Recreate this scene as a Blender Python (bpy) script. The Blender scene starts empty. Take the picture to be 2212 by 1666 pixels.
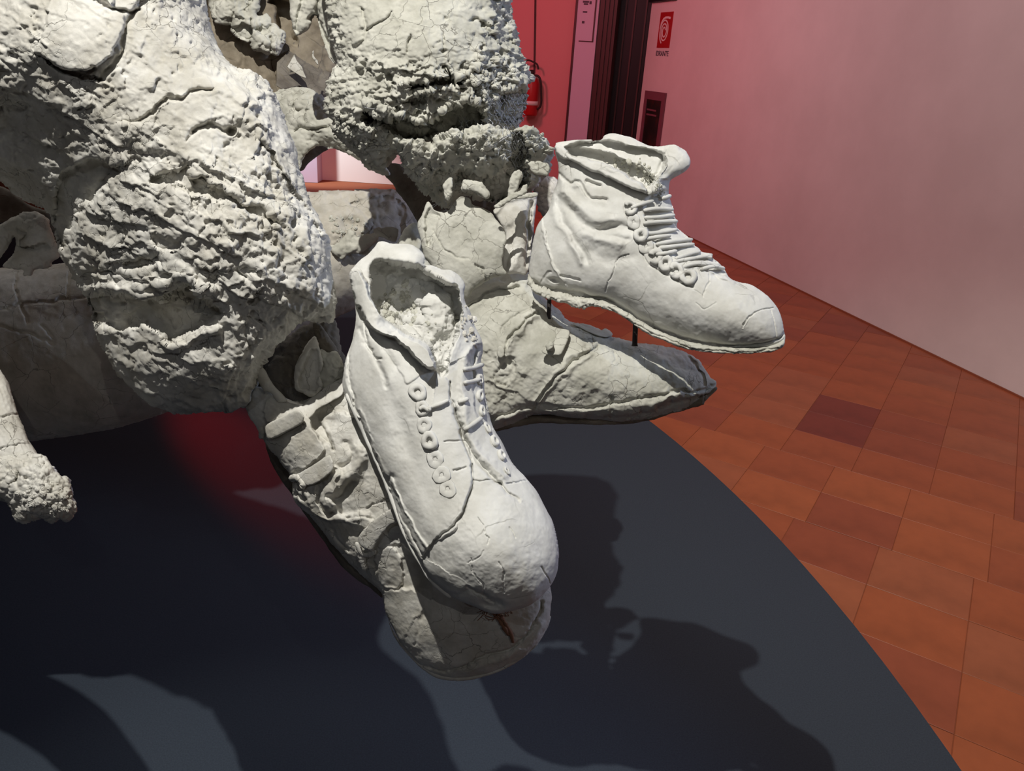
import bpy, math, random
import numpy as np
from mathutils import Vector, Matrix

# ------------------------------------------------------------------ camera, world, lights, exposure
S = bpy.context.scene
COL = S.collection
F, CX, CY = 1664.0, 1106.0, 833.0
PITCH, ROLL = math.radians(23), math.radians(3.8)
CAM = np.array([0, 0, 1.55])
FWD = np.array([0, math.cos(PITCH), -math.sin(PITCH)])
UP0 = np.array([0, math.sin(PITCH), math.cos(PITCH)])
R0 = np.array([1.0, 0, 0])
RT = R0 * math.cos(ROLL) + UP0 * math.sin(ROLL)
UP = -R0 * math.sin(ROLL) + UP0 * math.cos(ROLL)
cd = bpy.data.cameras.new('camera'); cam = bpy.data.objects.new('camera', cd); COL.objects.link(cam)
cd.sensor_width = 36; cd.lens = 36 * F / 2212; cd.clip_start = .02
m = Matrix(((RT[0], UP[0], -FWD[0], CAM[0]), (RT[1], UP[1], -FWD[1], CAM[1]), (RT[2], UP[2], -FWD[2], CAM[2]), (0, 0, 0, 1)))
cam.matrix_world = m
S.camera = cam
S.view_settings.view_transform = 'Standard'; S.view_settings.look = 'None'
S.view_settings.exposure = -0.3; S.view_settings.gamma = 1; S.view_settings.use_curve_mapping = False
w = bpy.data.worlds.new('world'); S.world = w; w.use_nodes = True
w.node_tree.nodes['Background'].inputs[0].default_value = (.9, .66, .58, 1)
w.node_tree.nodes['Background'].inputs[1].default_value = .024

def lamp(name, kind, loc, target, energy, color, size=.05, angle=60, blend=.4, sy=None):
    l = bpy.data.lights.new(name, kind); o = bpy.data.objects.new(name, l); COL.objects.link(o)
    l.energy = energy; l.color = color
    if kind == 'SPOT':
        l.shadow_soft_size = size; l.spot_size = math.radians(angle); l.spot_blend = blend
    if kind == 'AREA':
        l.size = size
        if sy: l.shape = 'RECTANGLE'; l.size_y = sy
    if kind == 'POINT': l.shadow_soft_size = size
    o.location = loc
    o.rotation_euler = (Vector(target) - Vector(loc)).to_track_quat('-Z', 'Y').to_euler()
    return o
lamp('key_spot', 'SPOT', (-.46, .27, 3.25), (-.02, 1.05, .9), 262, (1, .965, .89), .012, 88, .3)
lamp('right_rear_spot', 'SPOT', (1.05, -1.83, 3.2), (-.5, 1.3, .6), 22, (1, .97, .92), .012, 56, .4)
lamp('cool_spot', 'SPOT', (2.75, 1.7, 2.5), (-.1, .9, 1.1), 120, (.50, .66, 1), .02, 50, .5)
lamp('left_spot', 'SPOT', (-.9, -1.5, 3.2), (.5, 1.4, .6), 11, (.80, .90, 1), .012, 60, .4)
lamp('rear_left_spot', 'SPOT', (-1.9, 3.3, 3.2), (-.62, 1.15, 1.0), 90, (1, .96, .90), .012, 30, .5)
lamp('red_wash', 'AREA', (-1.6, 7.2, 2.9), (.4, 9.6, 1.2), 46, (1, .16, .22), .5)
lamp('red_floor_wash', 'SPOT', (-3.4, 5.2, 1.1), (-1.0, 2.58, .1), 900, (1, .01, .02), .04, 8, 1)
lamp('pink_wash', 'AREA', (-.6, 5.6, 3.3), (2.2, 6.6, 1.0), 38, (1, .52, .57), 1.2)
lamp('floor_warm', 'SPOT', (.6, .6, 3.3), (1.1, 2.6, 0), 66, (1, .88, .76), .15, 55, 1)
lamp('wall_neutral', 'AREA', (.9, 1.9, 3.3), (2.7, 4.2, 1.4), 46, (1, .75, .73), .8)
lamp('far_white', 'SPOT', (-3.3, 8.7, 1.9), (-2.5, 10.0, .2), 420, (.95, 1, 1), .1, 50, .8)

# ------------------------------------------------------------------ materials
def pick(nt, t, **kw):
    n = nt.nodes.new(t)
    for k, v in kw.items(): setattr(n, k, v)
    return n
def base_mat(name, col, rough=.8, spec=.3):
    mt = bpy.data.materials.new(name); mt.use_nodes = True
    b = mt.node_tree.nodes['Principled BSDF']
    b.inputs['Base Color'].default_value = (*col, 1); b.inputs['Roughness'].default_value = rough
    b.inputs['Specular IOR Level'].default_value = spec
    return mt, mt.node_tree, b
def noise_col(nt, b, cols, scale, detail=8, coord='Object', rough=.6, lo=.35, hi=.65):
    L = nt.links
    tc = pick(nt, 'ShaderNodeTexCoord'); n = pick(nt, 'ShaderNodeTexNoise')
    n.inputs['Scale'].default_value = scale; n.inputs['Detail'].default_value = detail; n.inputs['Roughness'].default_value = rough
    L.new(tc.outputs[coord], n.inputs['Vector'])
    r = pick(nt, 'ShaderNodeValToRGB'); L.new(n.outputs['Fac'], r.inputs[0])
    e = r.color_ramp.elements
    e[0].position = lo; e[0].color = (*cols[0], 1); e[1].position = hi; e[1].color = (*cols[-1], 1)
    for i, c in enumerate(cols[1:-1]):
        x = e.new(lo + (hi - lo) * (i + 1) / (len(cols) - 1)); x.color = (*c, 1)
    L.new(r.outputs[0], b.inputs['Base Color'])
    return tc, n, r
def clay(name, dark, light, crack=42, crackd=.35, bump=.5, gate=(.46, .60)):
    mt, nt, b = base_mat(name, light, .82, .22)
    L = nt.links
    tc, n, r = noise_col(nt, b, [dark, [(a + c) / 2 for a, c in zip(dark, light)], light], 22, 9, 'Object', .62, .34, .62)
    # warped cell cracks
    n2 = pick(nt, 'ShaderNodeTexNoise'); n2.inputs['Scale'].default_value = crack * .7; n2.inputs['Detail'].default_value = 5
    L.new(tc.outputs['Object'], n2.inputs['Vector'])
    mx = pick(nt, 'ShaderNodeMixRGB'); mx.blend_type = 'LINEAR_LIGHT'; mx.inputs[0].default_value = .024
    L.new(tc.outputs['Object'], mx.inputs[1]); L.new(n2.outputs['Color'], mx.inputs[2])
    v = pick(nt, 'ShaderNodeTexVoronoi', feature='DISTANCE_TO_EDGE'); v.inputs['Scale'].default_value = crack
    L.new(mx.outputs[0], v.inputs['Vector'])
    cr = pick(nt, 'ShaderNodeMapRange'); cr.inputs['From Max'].default_value = .022; L.new(v.outputs[0], cr.inputs[0])
    # only some of the cells are cracked
    n3 = pick(nt, 'ShaderNodeTexNoise'); n3.inputs['Scale'].default_value = 13; n3.inputs['Detail'].default_value = 2
    L.new(tc.outputs['Object'], n3.inputs['Vector'])
    g = pick(nt, 'ShaderNodeMapRange'); g.inputs['From Min'].default_value = gate[0]; g.inputs['From Max'].default_value = gate[1]; L.new(n3.outputs[0], g.inputs[0])
    inv = pick(nt, 'ShaderNodeMath', operation='SUBTRACT'); inv.inputs[0].default_value = 1; L.new(cr.outputs[0], inv.inputs[1])
    cm = pick(nt, 'ShaderNodeMath', operation='MULTIPLY'); L.new(inv.outputs[0], cm.inputs[0]); L.new(g.outputs[0], cm.inputs[1])
    # crack mask -> dirt colour
    c2 = pick(nt, 'ShaderNodeMixRGB'); c2.inputs[2].default_value = (.12, .11, .09, 1)
    k = pick(nt, 'ShaderNodeMath', operation='MULTIPLY'); k.inputs[1].default_value = crackd; L.new(cm.outputs[0], k.inputs[0])
    L.new(k.outputs[0], c2.inputs[0]); L.new(r.outputs[0], c2.inputs[1]); L.new(c2.outputs[0], b.inputs['Base Color'])
    n4 = pick(nt, 'ShaderNodeTexNoise'); n4.inputs['Scale'].default_value = 120; n4.inputs['Detail'].default_value = 9; n4.inputs['Roughness'].default_value = .7
    L.new(tc.outputs['Object'], n4.inputs['Vector'])
    h = pick(nt, 'ShaderNodeMath', operation='MULTIPLY_ADD'); L.new(cm.outputs[0], h.inputs[0]); h.inputs[1].default_value = -.9; L.new(n4.outputs[0], h.inputs[2])
    bp = pick(nt, 'ShaderNodeBump'); bp.inputs['Strength'].default_value = bump; bp.inputs['Distance'].default_value = .0016
    L.new(h.outputs[0], bp.inputs['Height']); L.new(bp.outputs[0], b.inputs['Normal'])
    return mt
M = {}
M['clay'] = clay('pale clay', (.47, .45, .395), (.67, .66, .62), 40, .75, .5)
M['clay_smooth'] = clay('smooth pale clay', (.54, .535, .50), (.68, .68, .655), 20, .5, .22, (.56, .68))
M['clay_green'] = clay('green-lit clay', (.41, .405, .35), (.59, .585, .525), 34, .75, .5)  # yellow-green light on the rear pieces, put into the clay colour
M['clay_beam'] = clay('shaded beam clay', (.38, .355, .30), (.54, .51, .455), 26, .6, .4)  # the beam's shade is put into this darker, browner clay
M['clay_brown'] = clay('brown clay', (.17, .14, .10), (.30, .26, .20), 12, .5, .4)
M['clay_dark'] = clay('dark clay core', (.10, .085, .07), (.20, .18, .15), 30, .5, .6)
M['rope'] = base_mat('rust brown fibre', (.23, .115, .07), .9)[0]
M['wire'] = base_mat('galvanised wire', (.50, .51, .53), .5)[0]; M['wire'].node_tree.nodes['Principled BSDF'].inputs['Metallic'].default_value = .6
M['iron'] = base_mat('black iron', (.03, .022, .02), .5)[0]
mt, nt, b = base_mat('white plaster', (.74, .70, .68), .85); noise_col(nt, b, [(.70, .66, .64), (.78, .74, .72)], 1.4, 6, 'Object'); M['plaster'] = mt
n = pick(nt, 'ShaderNodeTexNoise'); n.inputs['Scale'].default_value = 90; n.inputs['Detail'].default_value = 4
bp = pick(nt, 'ShaderNodeBump'); bp.inputs['Strength'].default_value = .08; bp.inputs['Distance'].default_value = .01
nt.links.new(n.outputs[0], bp.inputs['Height']); nt.links.new(bp.outputs[0], b.inputs['Normal'])
M['lilac'] = base_mat('pale lilac tint', (.62, .52, .66), .7)[0]  # the lilac light on the white pilaster is put into this colour
M['red_wall'] = base_mat('red wall tint', (.66, .30, .30), .7)[0]  # reddish tint set evenly over the back wall
M['brown_frame'] = base_mat('dark brown door frame', (.075, .035, .035), .45)[0]
M['void'] = base_mat('black void', (.012, .011, .013), .5)[0]
M['red'] = base_mat('red enamel', (.42, .012, .015), .35, .5)[0]
M['white'] = base_mat('white print', (.78, .74, .72), .6)[0]
M['ink'] = base_mat('dark print', (.09, .07, .10), .7)[0]
M['poster_frame'] = base_mat('plum frame', (.20, .075, .10), .5)[0]
mt, nt, b = base_mat('poster picture', (.05, .02, .015), .4); noise_col(nt, b, [(.010, .010, .008), (.016, .012, .010), (.05, .014, .010)], 6, 4, 'Object'); M['picture'] = mt
mt, nt, b = base_mat('black felt', (.05, .056, .064), .95, .1); tc, n, r = noise_col(nt, b, [(.036, .046, .061), (.053, .068, .089)], 260, 4, 'Object', .8, .3, .7); M['felt'] = mt
bp = pick(nt, 'ShaderNodeBump'); bp.inputs['Strength'].default_value = .25; bp.inputs['Distance'].default_value = .002
nt.links.new(n.outputs[0], bp.inputs['Height']); nt.links.new(bp.outputs[0], b.inputs['Normal'])
def tile_mat(i, c):
    mt, nt, b = base_mat('terracotta %d' % i, c, .42, .4)
    tc, n, r = noise_col(nt, b, [[x * .74 for x in c], c, [x * 1.2 for x in c]], 4, 8, 'Object', .6, .3, .7)
    n2 = pick(nt, 'ShaderNodeTexNoise'); n2.inputs['Scale'].default_value = 160; n2.inputs['Detail'].default_value = 5
    nt.links.new(tc.outputs['Object'], n2.inputs['Vector'])
    bp = pick(nt, 'ShaderNodeBump'); bp.inputs['Strength'].default_value = .15; bp.inputs['Distance'].default_value = .002
    nt.links.new(n2.outputs[0], bp.inputs['Height']); nt.links.new(bp.outputs[0], b.inputs['Normal'])
    return mt
TILES = [tile_mat(i, c) for i, c in enumerate([(.34, .095, .034), (.32, .088, .034), (.36, .105, .038), (.33, .105, .045), (.28, .075, .034), (.19, .042, .026)])]
M['grout'] = base_mat('tile joint mortar', (.27, .085, .04), .9)[0]

# ------------------------------------------------------------------ object helpers
def mesh_np(name, V, Q, mat, parent=None, smooth=True, T=None):
    me = bpy.data.meshes.new(name)
    V = np.asarray(V, np.float32); Q = np.asarray(Q, np.int32)
    nq = len(Q); k = Q.shape[1]
    me.vertices.add(len(V)); me.vertices.foreach_set('co', V.ravel())
    me.loops.add(nq * k); me.loops.foreach_set('vertex_index', Q.ravel())
    me.polygons.add(nq); me.polygons.foreach_set('loop_start', np.arange(0, nq * k, k, dtype=np.int32))
    me.update(calc_edges=True); me.validate()
    if smooth: me.polygons.foreach_set('use_smooth', np.ones(len(me.polygons), bool))
    if mat: me.materials.append(mat)
    o = bpy.data.objects.new(name, me); COL.objects.link(o)
    if parent: o.parent = parent; o.matrix_parent_inverse = Matrix.Translation(-Vector(parent.location))
    return o
def mesh_py(name, verts, faces, mat, parent=None, smooth=False):
    me = bpy.data.meshes.new(name); me.from_pydata([tuple(map(float, v)) for v in verts], [], faces); me.update()
    if smooth: me.polygons.foreach_set('use_smooth', [True] * len(me.polygons))
    if mat: me.materials.append(mat)
    o = bpy.data.objects.new(name, me); COL.objects.link(o)
    if parent: o.parent = parent; o.matrix_parent_inverse = Matrix.Translation(-Vector(parent.location))
    return o
def thing(name, label, cat, loc, group=None):
    o = bpy.data.objects.new(name, None); COL.objects.link(o); o.location = loc; o.empty_display_size = .05
    o['label'] = label; o['category'] = cat
    if group: o['group'] = group
    return o
def prism(name, base, d1, d2, d3, mat, parent=None):
    """box from corner base with edge vectors"""
    b, x, y, z = map(np.array, (base, d1, d2, d3))
    vs = [b + i * x + j * y + k * z for k in (0, 1) for j in (0, 1) for i in (0, 1)]
    fs = [(0, 2, 3, 1), (4, 5, 7, 6), (0, 1, 5, 4), (2, 6, 7, 3), (0, 4, 6, 2), (1, 3, 7, 5)]
    if np.dot(np.cross(x, y), z) < 0: fs = [f[::-1] for f in fs]
    return mesh_py(name, vs, fs, mat, parent)

def rays(x, y):
    return FWD + np.multiply.outer((np.asarray(x, float) - CX) / F, RT) - np.multiply.outer((np.asarray(y, float) - CY) / F, UP)
def at(x, y, D):
    return CAM + rays(x, y) * np.asarray(D)[..., None]
def ground(x, y, z=0.0):
    r = rays(x, y); return CAM + r * ((z - CAM[2]) / r[2])

# ------------------------------------------------------------------ noise
def h3(i, j, k, s=0):
    with np.errstate(over='ignore'):
        n = (i.astype(np.int64) * 374761393 + j.astype(np.int64) * 668265263 + k.astype(np.int64) * 2147483647 + s * 1274126177).astype(np.uint32)
        n = (n ^ (n >> np.uint32(13))) * np.uint32(1274126177); n = (n ^ (n >> np.uint32(16))) * np.uint32(2246822519); n ^= n >> np.uint32(13)
    return n.astype(np.float64) / 4294967295.0
def vnoise(P, s=0):
    f = np.floor(P); i = f.astype(np.int64); t = P - f; t = t * t * t * (t * (t * 6 - 15) + 10)
    r = 0
    for a in (0, 1):
        for b_ in (0, 1):
            for c in (0, 1):
                wgt = (t[:, 0] if a else 1 - t[:, 0]) * (t[:, 1] if b_ else 1 - t[:, 1]) * (t[:, 2] if c else 1 - t[:, 2])
                r = r + wgt * h3(i[:, 0] + a, i[:, 1] + b_, i[:, 2] + c, s)
    return r * 2 - 1
def fbm(P, o=4, s=0, g=.5):
    r = 0; a = 1; tot = 0
    for q in range(o):
        r = r + a * vnoise(P * (2 ** q) + q * 17.3, s + q); tot += a; a *= g
    return r / tot
def voro(P, s=0):
    i = np.floor(P).astype(np.int64); F1 = np.full(len(P), 9.0); F2 = np.full(len(P), 9.0); ID = np.zeros(len(P)); OF = np.zeros((len(P), 3))
    for a in (-1, 0, 1):
        for b_ in (-1, 0, 1):
            for c in (-1, 0, 1):
                ia, ib, ic = i[:, 0] + a, i[:, 1] + b_, i[:, 2] + c
                o3 = np.c_[ia + h3(ia, ib, ic, s + 11) - P[:, 0], ib + h3(ia, ib, ic, s + 12) - P[:, 1], ic + h3(ia, ib, ic, s + 13) - P[:, 2]]
                d = np.sqrt((o3 ** 2).sum(1))
                rid = h3(ia, ib, ic, s + 14)
                lt = d < F1
                F2 = np.where(lt, F1, np.minimum(F2, d)); ID = np.where(lt, rid, ID); F1 = np.where(lt, d, F1); OF = np.where(lt[:, None], o3, OF)
    return F1, F2, ID, OF
def ss(x): x = np.clip(x, 0, 1); return x * x * (3 - 2 * x)

# ------------------------------------------------------------------ outline / polyline maths
def spline(pts, n=6, closed=False):
    p = np.array(pts, float); N = len(p)
    if N < 3 and not closed: return p
    out = []
    rng = range(N) if closed else range(N - 1)
    for i in rng:
        p0 = p[(i - 1) % N] if closed or i > 0 else p[0]; p1 = p[i]; p2 = p[(i + 1) % N]; p3 = p[(i + 2) % N] if closed or i + 2 < N else p[-1]
        for t in np.arange(n) / n:
            out.append(.5 * ((2 * p1) + (-p0 + p2) * t + (2 * p0 - 5 * p1 + 4 * p2 - p3) * t * t + (-p0 + 3 * p1 - 3 * p2 + p3) * t ** 3))
    if not closed: out.append(p[-1])
    return np.array(out)
def pdist(X, Y, pts, closed=False):
    """distance, nearest x,y, side (+ left of the direction as seen in the picture), end flag"""
    p = np.asarray(pts, float); n = len(p)
    best = np.full(X.shape, 1e18); nx = np.zeros(X.shape); ny = np.zeros(X.shape); side = np.zeros(X.shape); end = np.zeros(X.shape, bool)
    m_ = n if closed else n - 1
    for i in range(m_):
        a = p[i]; b_ = p[(i + 1) % n]; d = b_ - a; l2 = d @ d + 1e-12
        t = ((X - a[0]) * d[0] + (Y - a[1]) * d[1]) / l2; tc = np.clip(t, 0, 1)
        qx = a[0] + tc * d[0]; qy = a[1] + tc * d[1]; dd = (X - qx) ** 2 + (Y - qy) ** 2
        lt = dd < best
        best = np.where(lt, dd, best); nx = np.where(lt, qx, nx); ny = np.where(lt, qy, ny)
        side = np.where(lt, np.sign(d[1] * (X - a[0]) - d[0] * (Y - a[1])), side)
        if not closed: end = np.where(lt, ((i == 0) & (t < 0)) | ((i == m_ - 1) & (t > 1)), end)
    return np.sqrt(best), nx, ny, side, end
def inside(X, Y, pts):
    p = np.asarray(pts, float); r = np.zeros(X.shape, bool); n = len(p)
    for i in range(n):
        x1, y1 = p[i]; x2, y2 = p[(i + 1) % n]
        if y1 == y2: continue
        c = ((y1 > Y) != (y2 > Y)) & (X < (x2 - x1) * (Y - y1) / (y2 - y1) + x1); r ^= c
    return r
def polysd(X, Y, pts):
    d = pdist(X, Y, pts, True)[0]; return np.where(inside(X, Y, pts), d, -d)
def poisson(mask, h):
    if min(mask.shape) > 20:
        c = poisson(mask[::2, ::2], h * 2)
        u = np.repeat(np.repeat(c, 2, 0), 2, 1)[:mask.shape[0], :mask.shape[1]]
        for _ in range(2):
            q = np.pad(u, 1, mode='edge'); u = (q[:-2, 1:-1] + q[2:, 1:-1] + q[1:-1, :-2] + q[1:-1, 2:] + 4 * u) / 8
        u = u * mask; it = 50
    else: u = np.zeros(mask.shape); it = 400
    for _ in range(it):
        q = np.pad(u, 1); u = (q[:-2, 1:-1] + q[2:, 1:-1] + q[1:-1, :-2] + q[1:-1, 2:] + h * h) / 4 * mask
    return u

class Relief:
    """a closed solid: swelling front with modelled features, plain swelling back"""
    def __init__(s, name, outline, depth, mat, parent, k=1.0, cap=None, step=2.5, feats=(), noise=(), back=.8, warp=((5, 22), (2, 7)), seed=1, smooth_out=True, thin=None, edge=None):
        ol = np.array(outline, float)
        if smooth_out: ol = spline(ol, 5, True)
        s.h = step; x0, y0 = ol.min(0) - 2 * step; x1, y1 = ol.max(0) + 2 * step
        gx = np.arange(x0, x1 + step, step); gy = np.arange(y0, y1 + step, step)
        X, Y = np.meshgrid(gx, gy); s.x0, s.y0 = x0, y0
        ins = inside(X, Y, ol)
        u = poisson(ins.astype(float), step)
        H = k * np.sqrt(2 * np.maximum(u, 0))
        if cap: H = cap * (1 - np.exp(-H / cap)) if cap > 0 else H
        Hb = H * back
        if thin: Hb = np.minimum(H, thin)
        # cells
        cell = ins[:-1, :-1] | ins[1:, :-1] | ins[:-1, 1:] | ins[1:, 1:]
        used = np.zeros(ins.shape, bool); used[:-1, :-1] |= cell; used[1:, :-1] |= cell; used[:-1, 1:] |= cell; used[1:, 1:] |= cell
        rim = used & ~ins
        _, nx, ny, _, _ = pdist(X[rim], Y[rim], ol, True)
        X = X.copy(); Y = Y.copy(); X[rim] = nx; Y[rim] = ny
        x = X[used]; y = Y[used]; Hn = H[used]; rimu = rim[used]; P0 = np.c_[x, y, Hn]
        wx, wy = x.copy(), y.copy()
        for a, sc in warp:
            wx = wx + a * vnoise(P0 / sc, seed + 31); wy = wy + a * vnoise(P0 / sc, seed + 57)
        rough = np.ones(len(x))
        Hf = Hn.copy()
        for f in feats:
            c = f[0]
            if c == 'b':
                _, bx, by, rx, ry, an, amp = f; ca, sa = math.cos(math.radians(an)), math.sin(math.radians(an))
                ux = (wx - bx) * ca + (wy - by) * sa; uy = -(wx - bx) * sa + (wy - by) * ca
                Hf = Hf + amp * np.exp(-((ux / rx) ** 2 + (uy / ry) ** 2))
            elif c in 'gs':
                pts = spline(f[1], 4); wd = f[2]; amp = f[3]
                reach = max(wd * 4, (f[4] * 4 if c == 's' else 0)) + 6
                bb = (wx > pts[:, 0].min() - reach) & (wx < pts[:, 0].max() + reach) & (wy > pts[:, 1].min() - reach) & (wy < pts[:, 1].max() + reach)
                d, _, _, sd, en = pdist(wx[bb], wy[bb], pts)
                if c == 'g': Hf[bb] -= amp * np.exp(-(d / wd) ** 2)
                else:
                    sdd = d * sd
                    v = amp * ss(sdd / wd * .5 + .5) * np.exp(-np.maximum(sdd, 0) / f[4])
                    v = v * np.where(en, np.exp(-(d / (3 * wd + 6)) ** 2), 1)
                    Hf[bb] += v
            elif c == 'p':
                pts = spline(f[1], 4, True) if len(f) < 5 else np.array(f[1], float)
                sd = polysd(wx, wy, pts); Hf = Hf + f[3] * ss(sd / f[2] + .5)
            elif c == 'r':    # roughness zone: inside factor, outside factor
                sd = polysd(wx, wy, spline(f[1], 4, True)); q = ss(sd / f[2] + .5); rough = rough * (f[3] * q + f[4] * (1 - q))
        Hf = np.where(rimu, 0, Hf)
        if edge:  # keep the front from passing behind the back near the outline
            pass
        Hback = -Hb[used]; Hback = np.where(rimu, 0, Hback)
        Hf = np.maximum(Hf, Hback + 3 * (~rimu))
        nU = len(x); idx = -np.ones(used.shape, int); idx[used] = np.arange(nU)
        q = np.argwhere(cell); a = idx[q[:, 0], q[:, 1]]; b_ = idx[q[:, 0], q[:, 1] + 1]; c_ = idx[q[:, 0] + 1, q[:, 1] + 1]; d_ = idx[q[:, 0] + 1, q[:, 1]]
        QF = np.c_[a, d_, c_, b_]
        bi = np.where(rimu, np.arange(nU), nU + np.cumsum(~rimu) - 1)
        QB = np.c_[bi[a], bi[b_], bi[c_], bi[d_]]
        V = np.r_[np.c_[x, y, Hf], np.c_[x, y, Hback][~rimu]]
        Q = np.r_[QF, QB]
        bad = (Q[:, 0] == Q[:, 1]) | (Q[:, 1] == Q[:, 2]); Q = Q[~bad]
        rr = np.r_[rough, np.full((~rimu).sum(), .6)]
        # normals in picture space (z towards the viewer)
        for rnd in range(2):
            N = np.zeros_like(V)
            e1 = V[Q[:, 2]] - V[Q[:, 0]]; e2 = V[Q[:, 3]] - V[Q[:, 1]]; fn = -np.cross(e1, e2)
            fn[:len(QF)] *= 1
            for c in range(3): N[:, c] = np.bincount(Q.ravel(), weights=np.repeat(fn[:, c], 4), minlength=len(V))
            N /= np.linalg.norm(N, axis=1)[:, None] + 1e-9
            sgn = 1.0
            if rnd == 0:
                if N[:nU][~rimu, 2].mean() < 0: sgn = -1.0
                N *= sgn
                disp = np.zeros(len(V))
                for nz in noise:
                    t, sc, amp = nz[:3]
                    P = V.copy()
                    if isinstance(sc, tuple):
                        sx, sy, an = sc; ca, sa = math.cos(math.radians(an)), math.sin(math.radians(an))
                        P = np.c_[(V[:, 0] * ca + V[:, 1] * sa) / sx, (-V[:, 0] * sa + V[:, 1] * ca) / sy, V[:, 2] / max(sy, 8)]
                    else: P = P / sc
                    P = P + seed * 7.77
                    if t == 'fbm': v = fbm(P, nz[3] if len(nz) > 3 else 4, seed)
                    elif t == 'led':   # overlapping ledges: gentle rise, abrupt drop
                        _, per, amp, an, wp = nz[:5]; ca, sa = math.cos(math.radians(an)), math.sin(math.radians(an))
                        al = V[:, 0] * ca + V[:, 1] * sa; pe = -V[:, 0] * sa + V[:, 1] * ca
                        G = np.c_[al / (per * 3.2), pe / (per * 1.4), V[:, 2] / (per * 2.4)] + seed * 3.1
                        tt = pe / per + wp * fbm(G, 3, seed + 3) + .25 * fbm(V / (per * .45), 2, seed + 4)
                        fr = tt - np.floor(tt); ro = np.floor(tt).astype(np.int64)
                        gt = ss((vnoise(np.c_[al / (per * 2.2), ro * 9.7, ro * .0], seed + 8) + .35) * 1.6)
                        v = (fr ** 1.6) * ss((1 - fr) / .10) * gt
                    elif t == 'rid': v = 1 - np.abs(fbm(P, 3, seed + 5)) * 2.2
                    else:
                        wv = np.c_[vnoise(P * 1.7, 3), vnoise(P * 1.7, 4), vnoise(P * 1.7, 5)] * .28 + np.c_[vnoise(P * 5, 6), vnoise(P * 5, 7), vnoise(P * 5, 8)] * .07
                        F1, F2, ID, OF = voro(P + wv, seed)
                        if t == 'crk':
                            wd = nz[3]; gate = ss((fbm(P * .45, 2, seed + 9) + (nz[4] if len(nz) > 4 else .25)) * 3)
                            v = -np.exp(-((F2 - F1) / wd) ** 2) * gate
                        elif t == 'fac':
                            q1 = np.modf(ID * 91.7)[0] - .5; q2 = np.modf(ID * 47.3)[0] - .5
                            v = ((ID - .5) * 1.1 + 1.9 * (q1 * OF[:, 0] + q2 * OF[:, 1])) * ss((F2 - F1) / .10)
                        elif t == 'pla': v = (ID - .5) * 2 * ss((F2 - F1) / .22)
                        elif t == 'lmp': v = np.sqrt(np.clip(1 - F1 * F1 * 1.6, 0, 1)) - .5
                        elif t == 'hol': v = -ss((.42 - F1) / .22) * (ID > (nz[3] if len(nz) > 3 else .6))
                    disp += amp * v * rr
                V = V + N * disp[:, None]
        s.V = V; s.idx = idx; s.nU = nU
        dp = np.array(depth, float)
        if len(dp) == 1: s.co = np.array([0, 0, dp[0, 2]])
        elif len(dp) == 2:
            e = dp[1, :2] - dp[0, :2]; g = (dp[1, 2] - dp[0, 2]) * e / (e @ e); s.co = np.array([g[0], g[1], dp[0, 2] - g @ dp[0, :2]])
        else: s.co = np.linalg.lstsq(np.c_[dp[:, :2], np.ones(len(dp))], dp[:, 2], rcond=None)[0]
        s.N = N * 1.0
        W = s.world(V)
        if s.flip(): Q = Q[:, ::-1]
        s.ob = mesh_np(name, W, Q, mat, parent)
    def flip(s): return False
    def D(s, x, y): return np.maximum(s.co[0] * x + s.co[1] * y + s.co[2], .2)
    def world(s, V):
        V = np.atleast_2d(np.asarray(V, float)); D0 = s.D(V[:, 0], V[:, 1])
        return at(V[:, 0], V[:, 1], D0 - V[:, 2] * D0 / F)
    def hgt(s, x, y, r=0):
        j = int(round((x - s.x0) / s.h)); i = int(round((y - s.y0) / s.h))
        vals = []
        R_ = max(0, int(r / s.h))
        for di in range(-R_, R_ + 1):
            for dj in range(-R_, R_ + 1):
                a, b_ = i + di, j + dj
                if 0 <= a < s.idx.shape[0] and 0 <= b_ < s.idx.shape[1] and s.idx[a, b_] >= 0: vals.append(s.V[s.idx[a, b_], 2])
        return float(np.mean(vals)) if vals else 0.0
    def nrm(s, x, y, r=7):
        gx = (s.hgt(x + r, y, 4) - s.hgt(x - r, y, 4)) / (2 * r); gy = (s.hgt(x, y + r, 4) - s.hgt(x, y - r, 4)) / (2 * r)
        gx, gy = np.clip([gx, gy], -1.6, 1.6)
        n = np.array([-gx, -gy, 1.0]); return n / np.linalg.norm(n)

def Z(ox, oy, sc):
    return lambda pts: [(ox + p[0] / sc, oy + p[1] / sc) + tuple(p[2:]) for p in pts]
Z1, Z2, Z3 = Z(0, 0, 2.687), Z(560, 0, 2.687), Z(1080, 240, 2.976)
Z4, Z5, Z6, Z7 = Z(700, 480, 2.776), Z(540, 860, 2.524), Z(0, 420, 1.983), Z(860, 380, 2.872)
ZT, ZW, ZS = Z(420, 0, 5.206), Z(600, 280, 3.967), Z(520, 640, 3.621)

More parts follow.
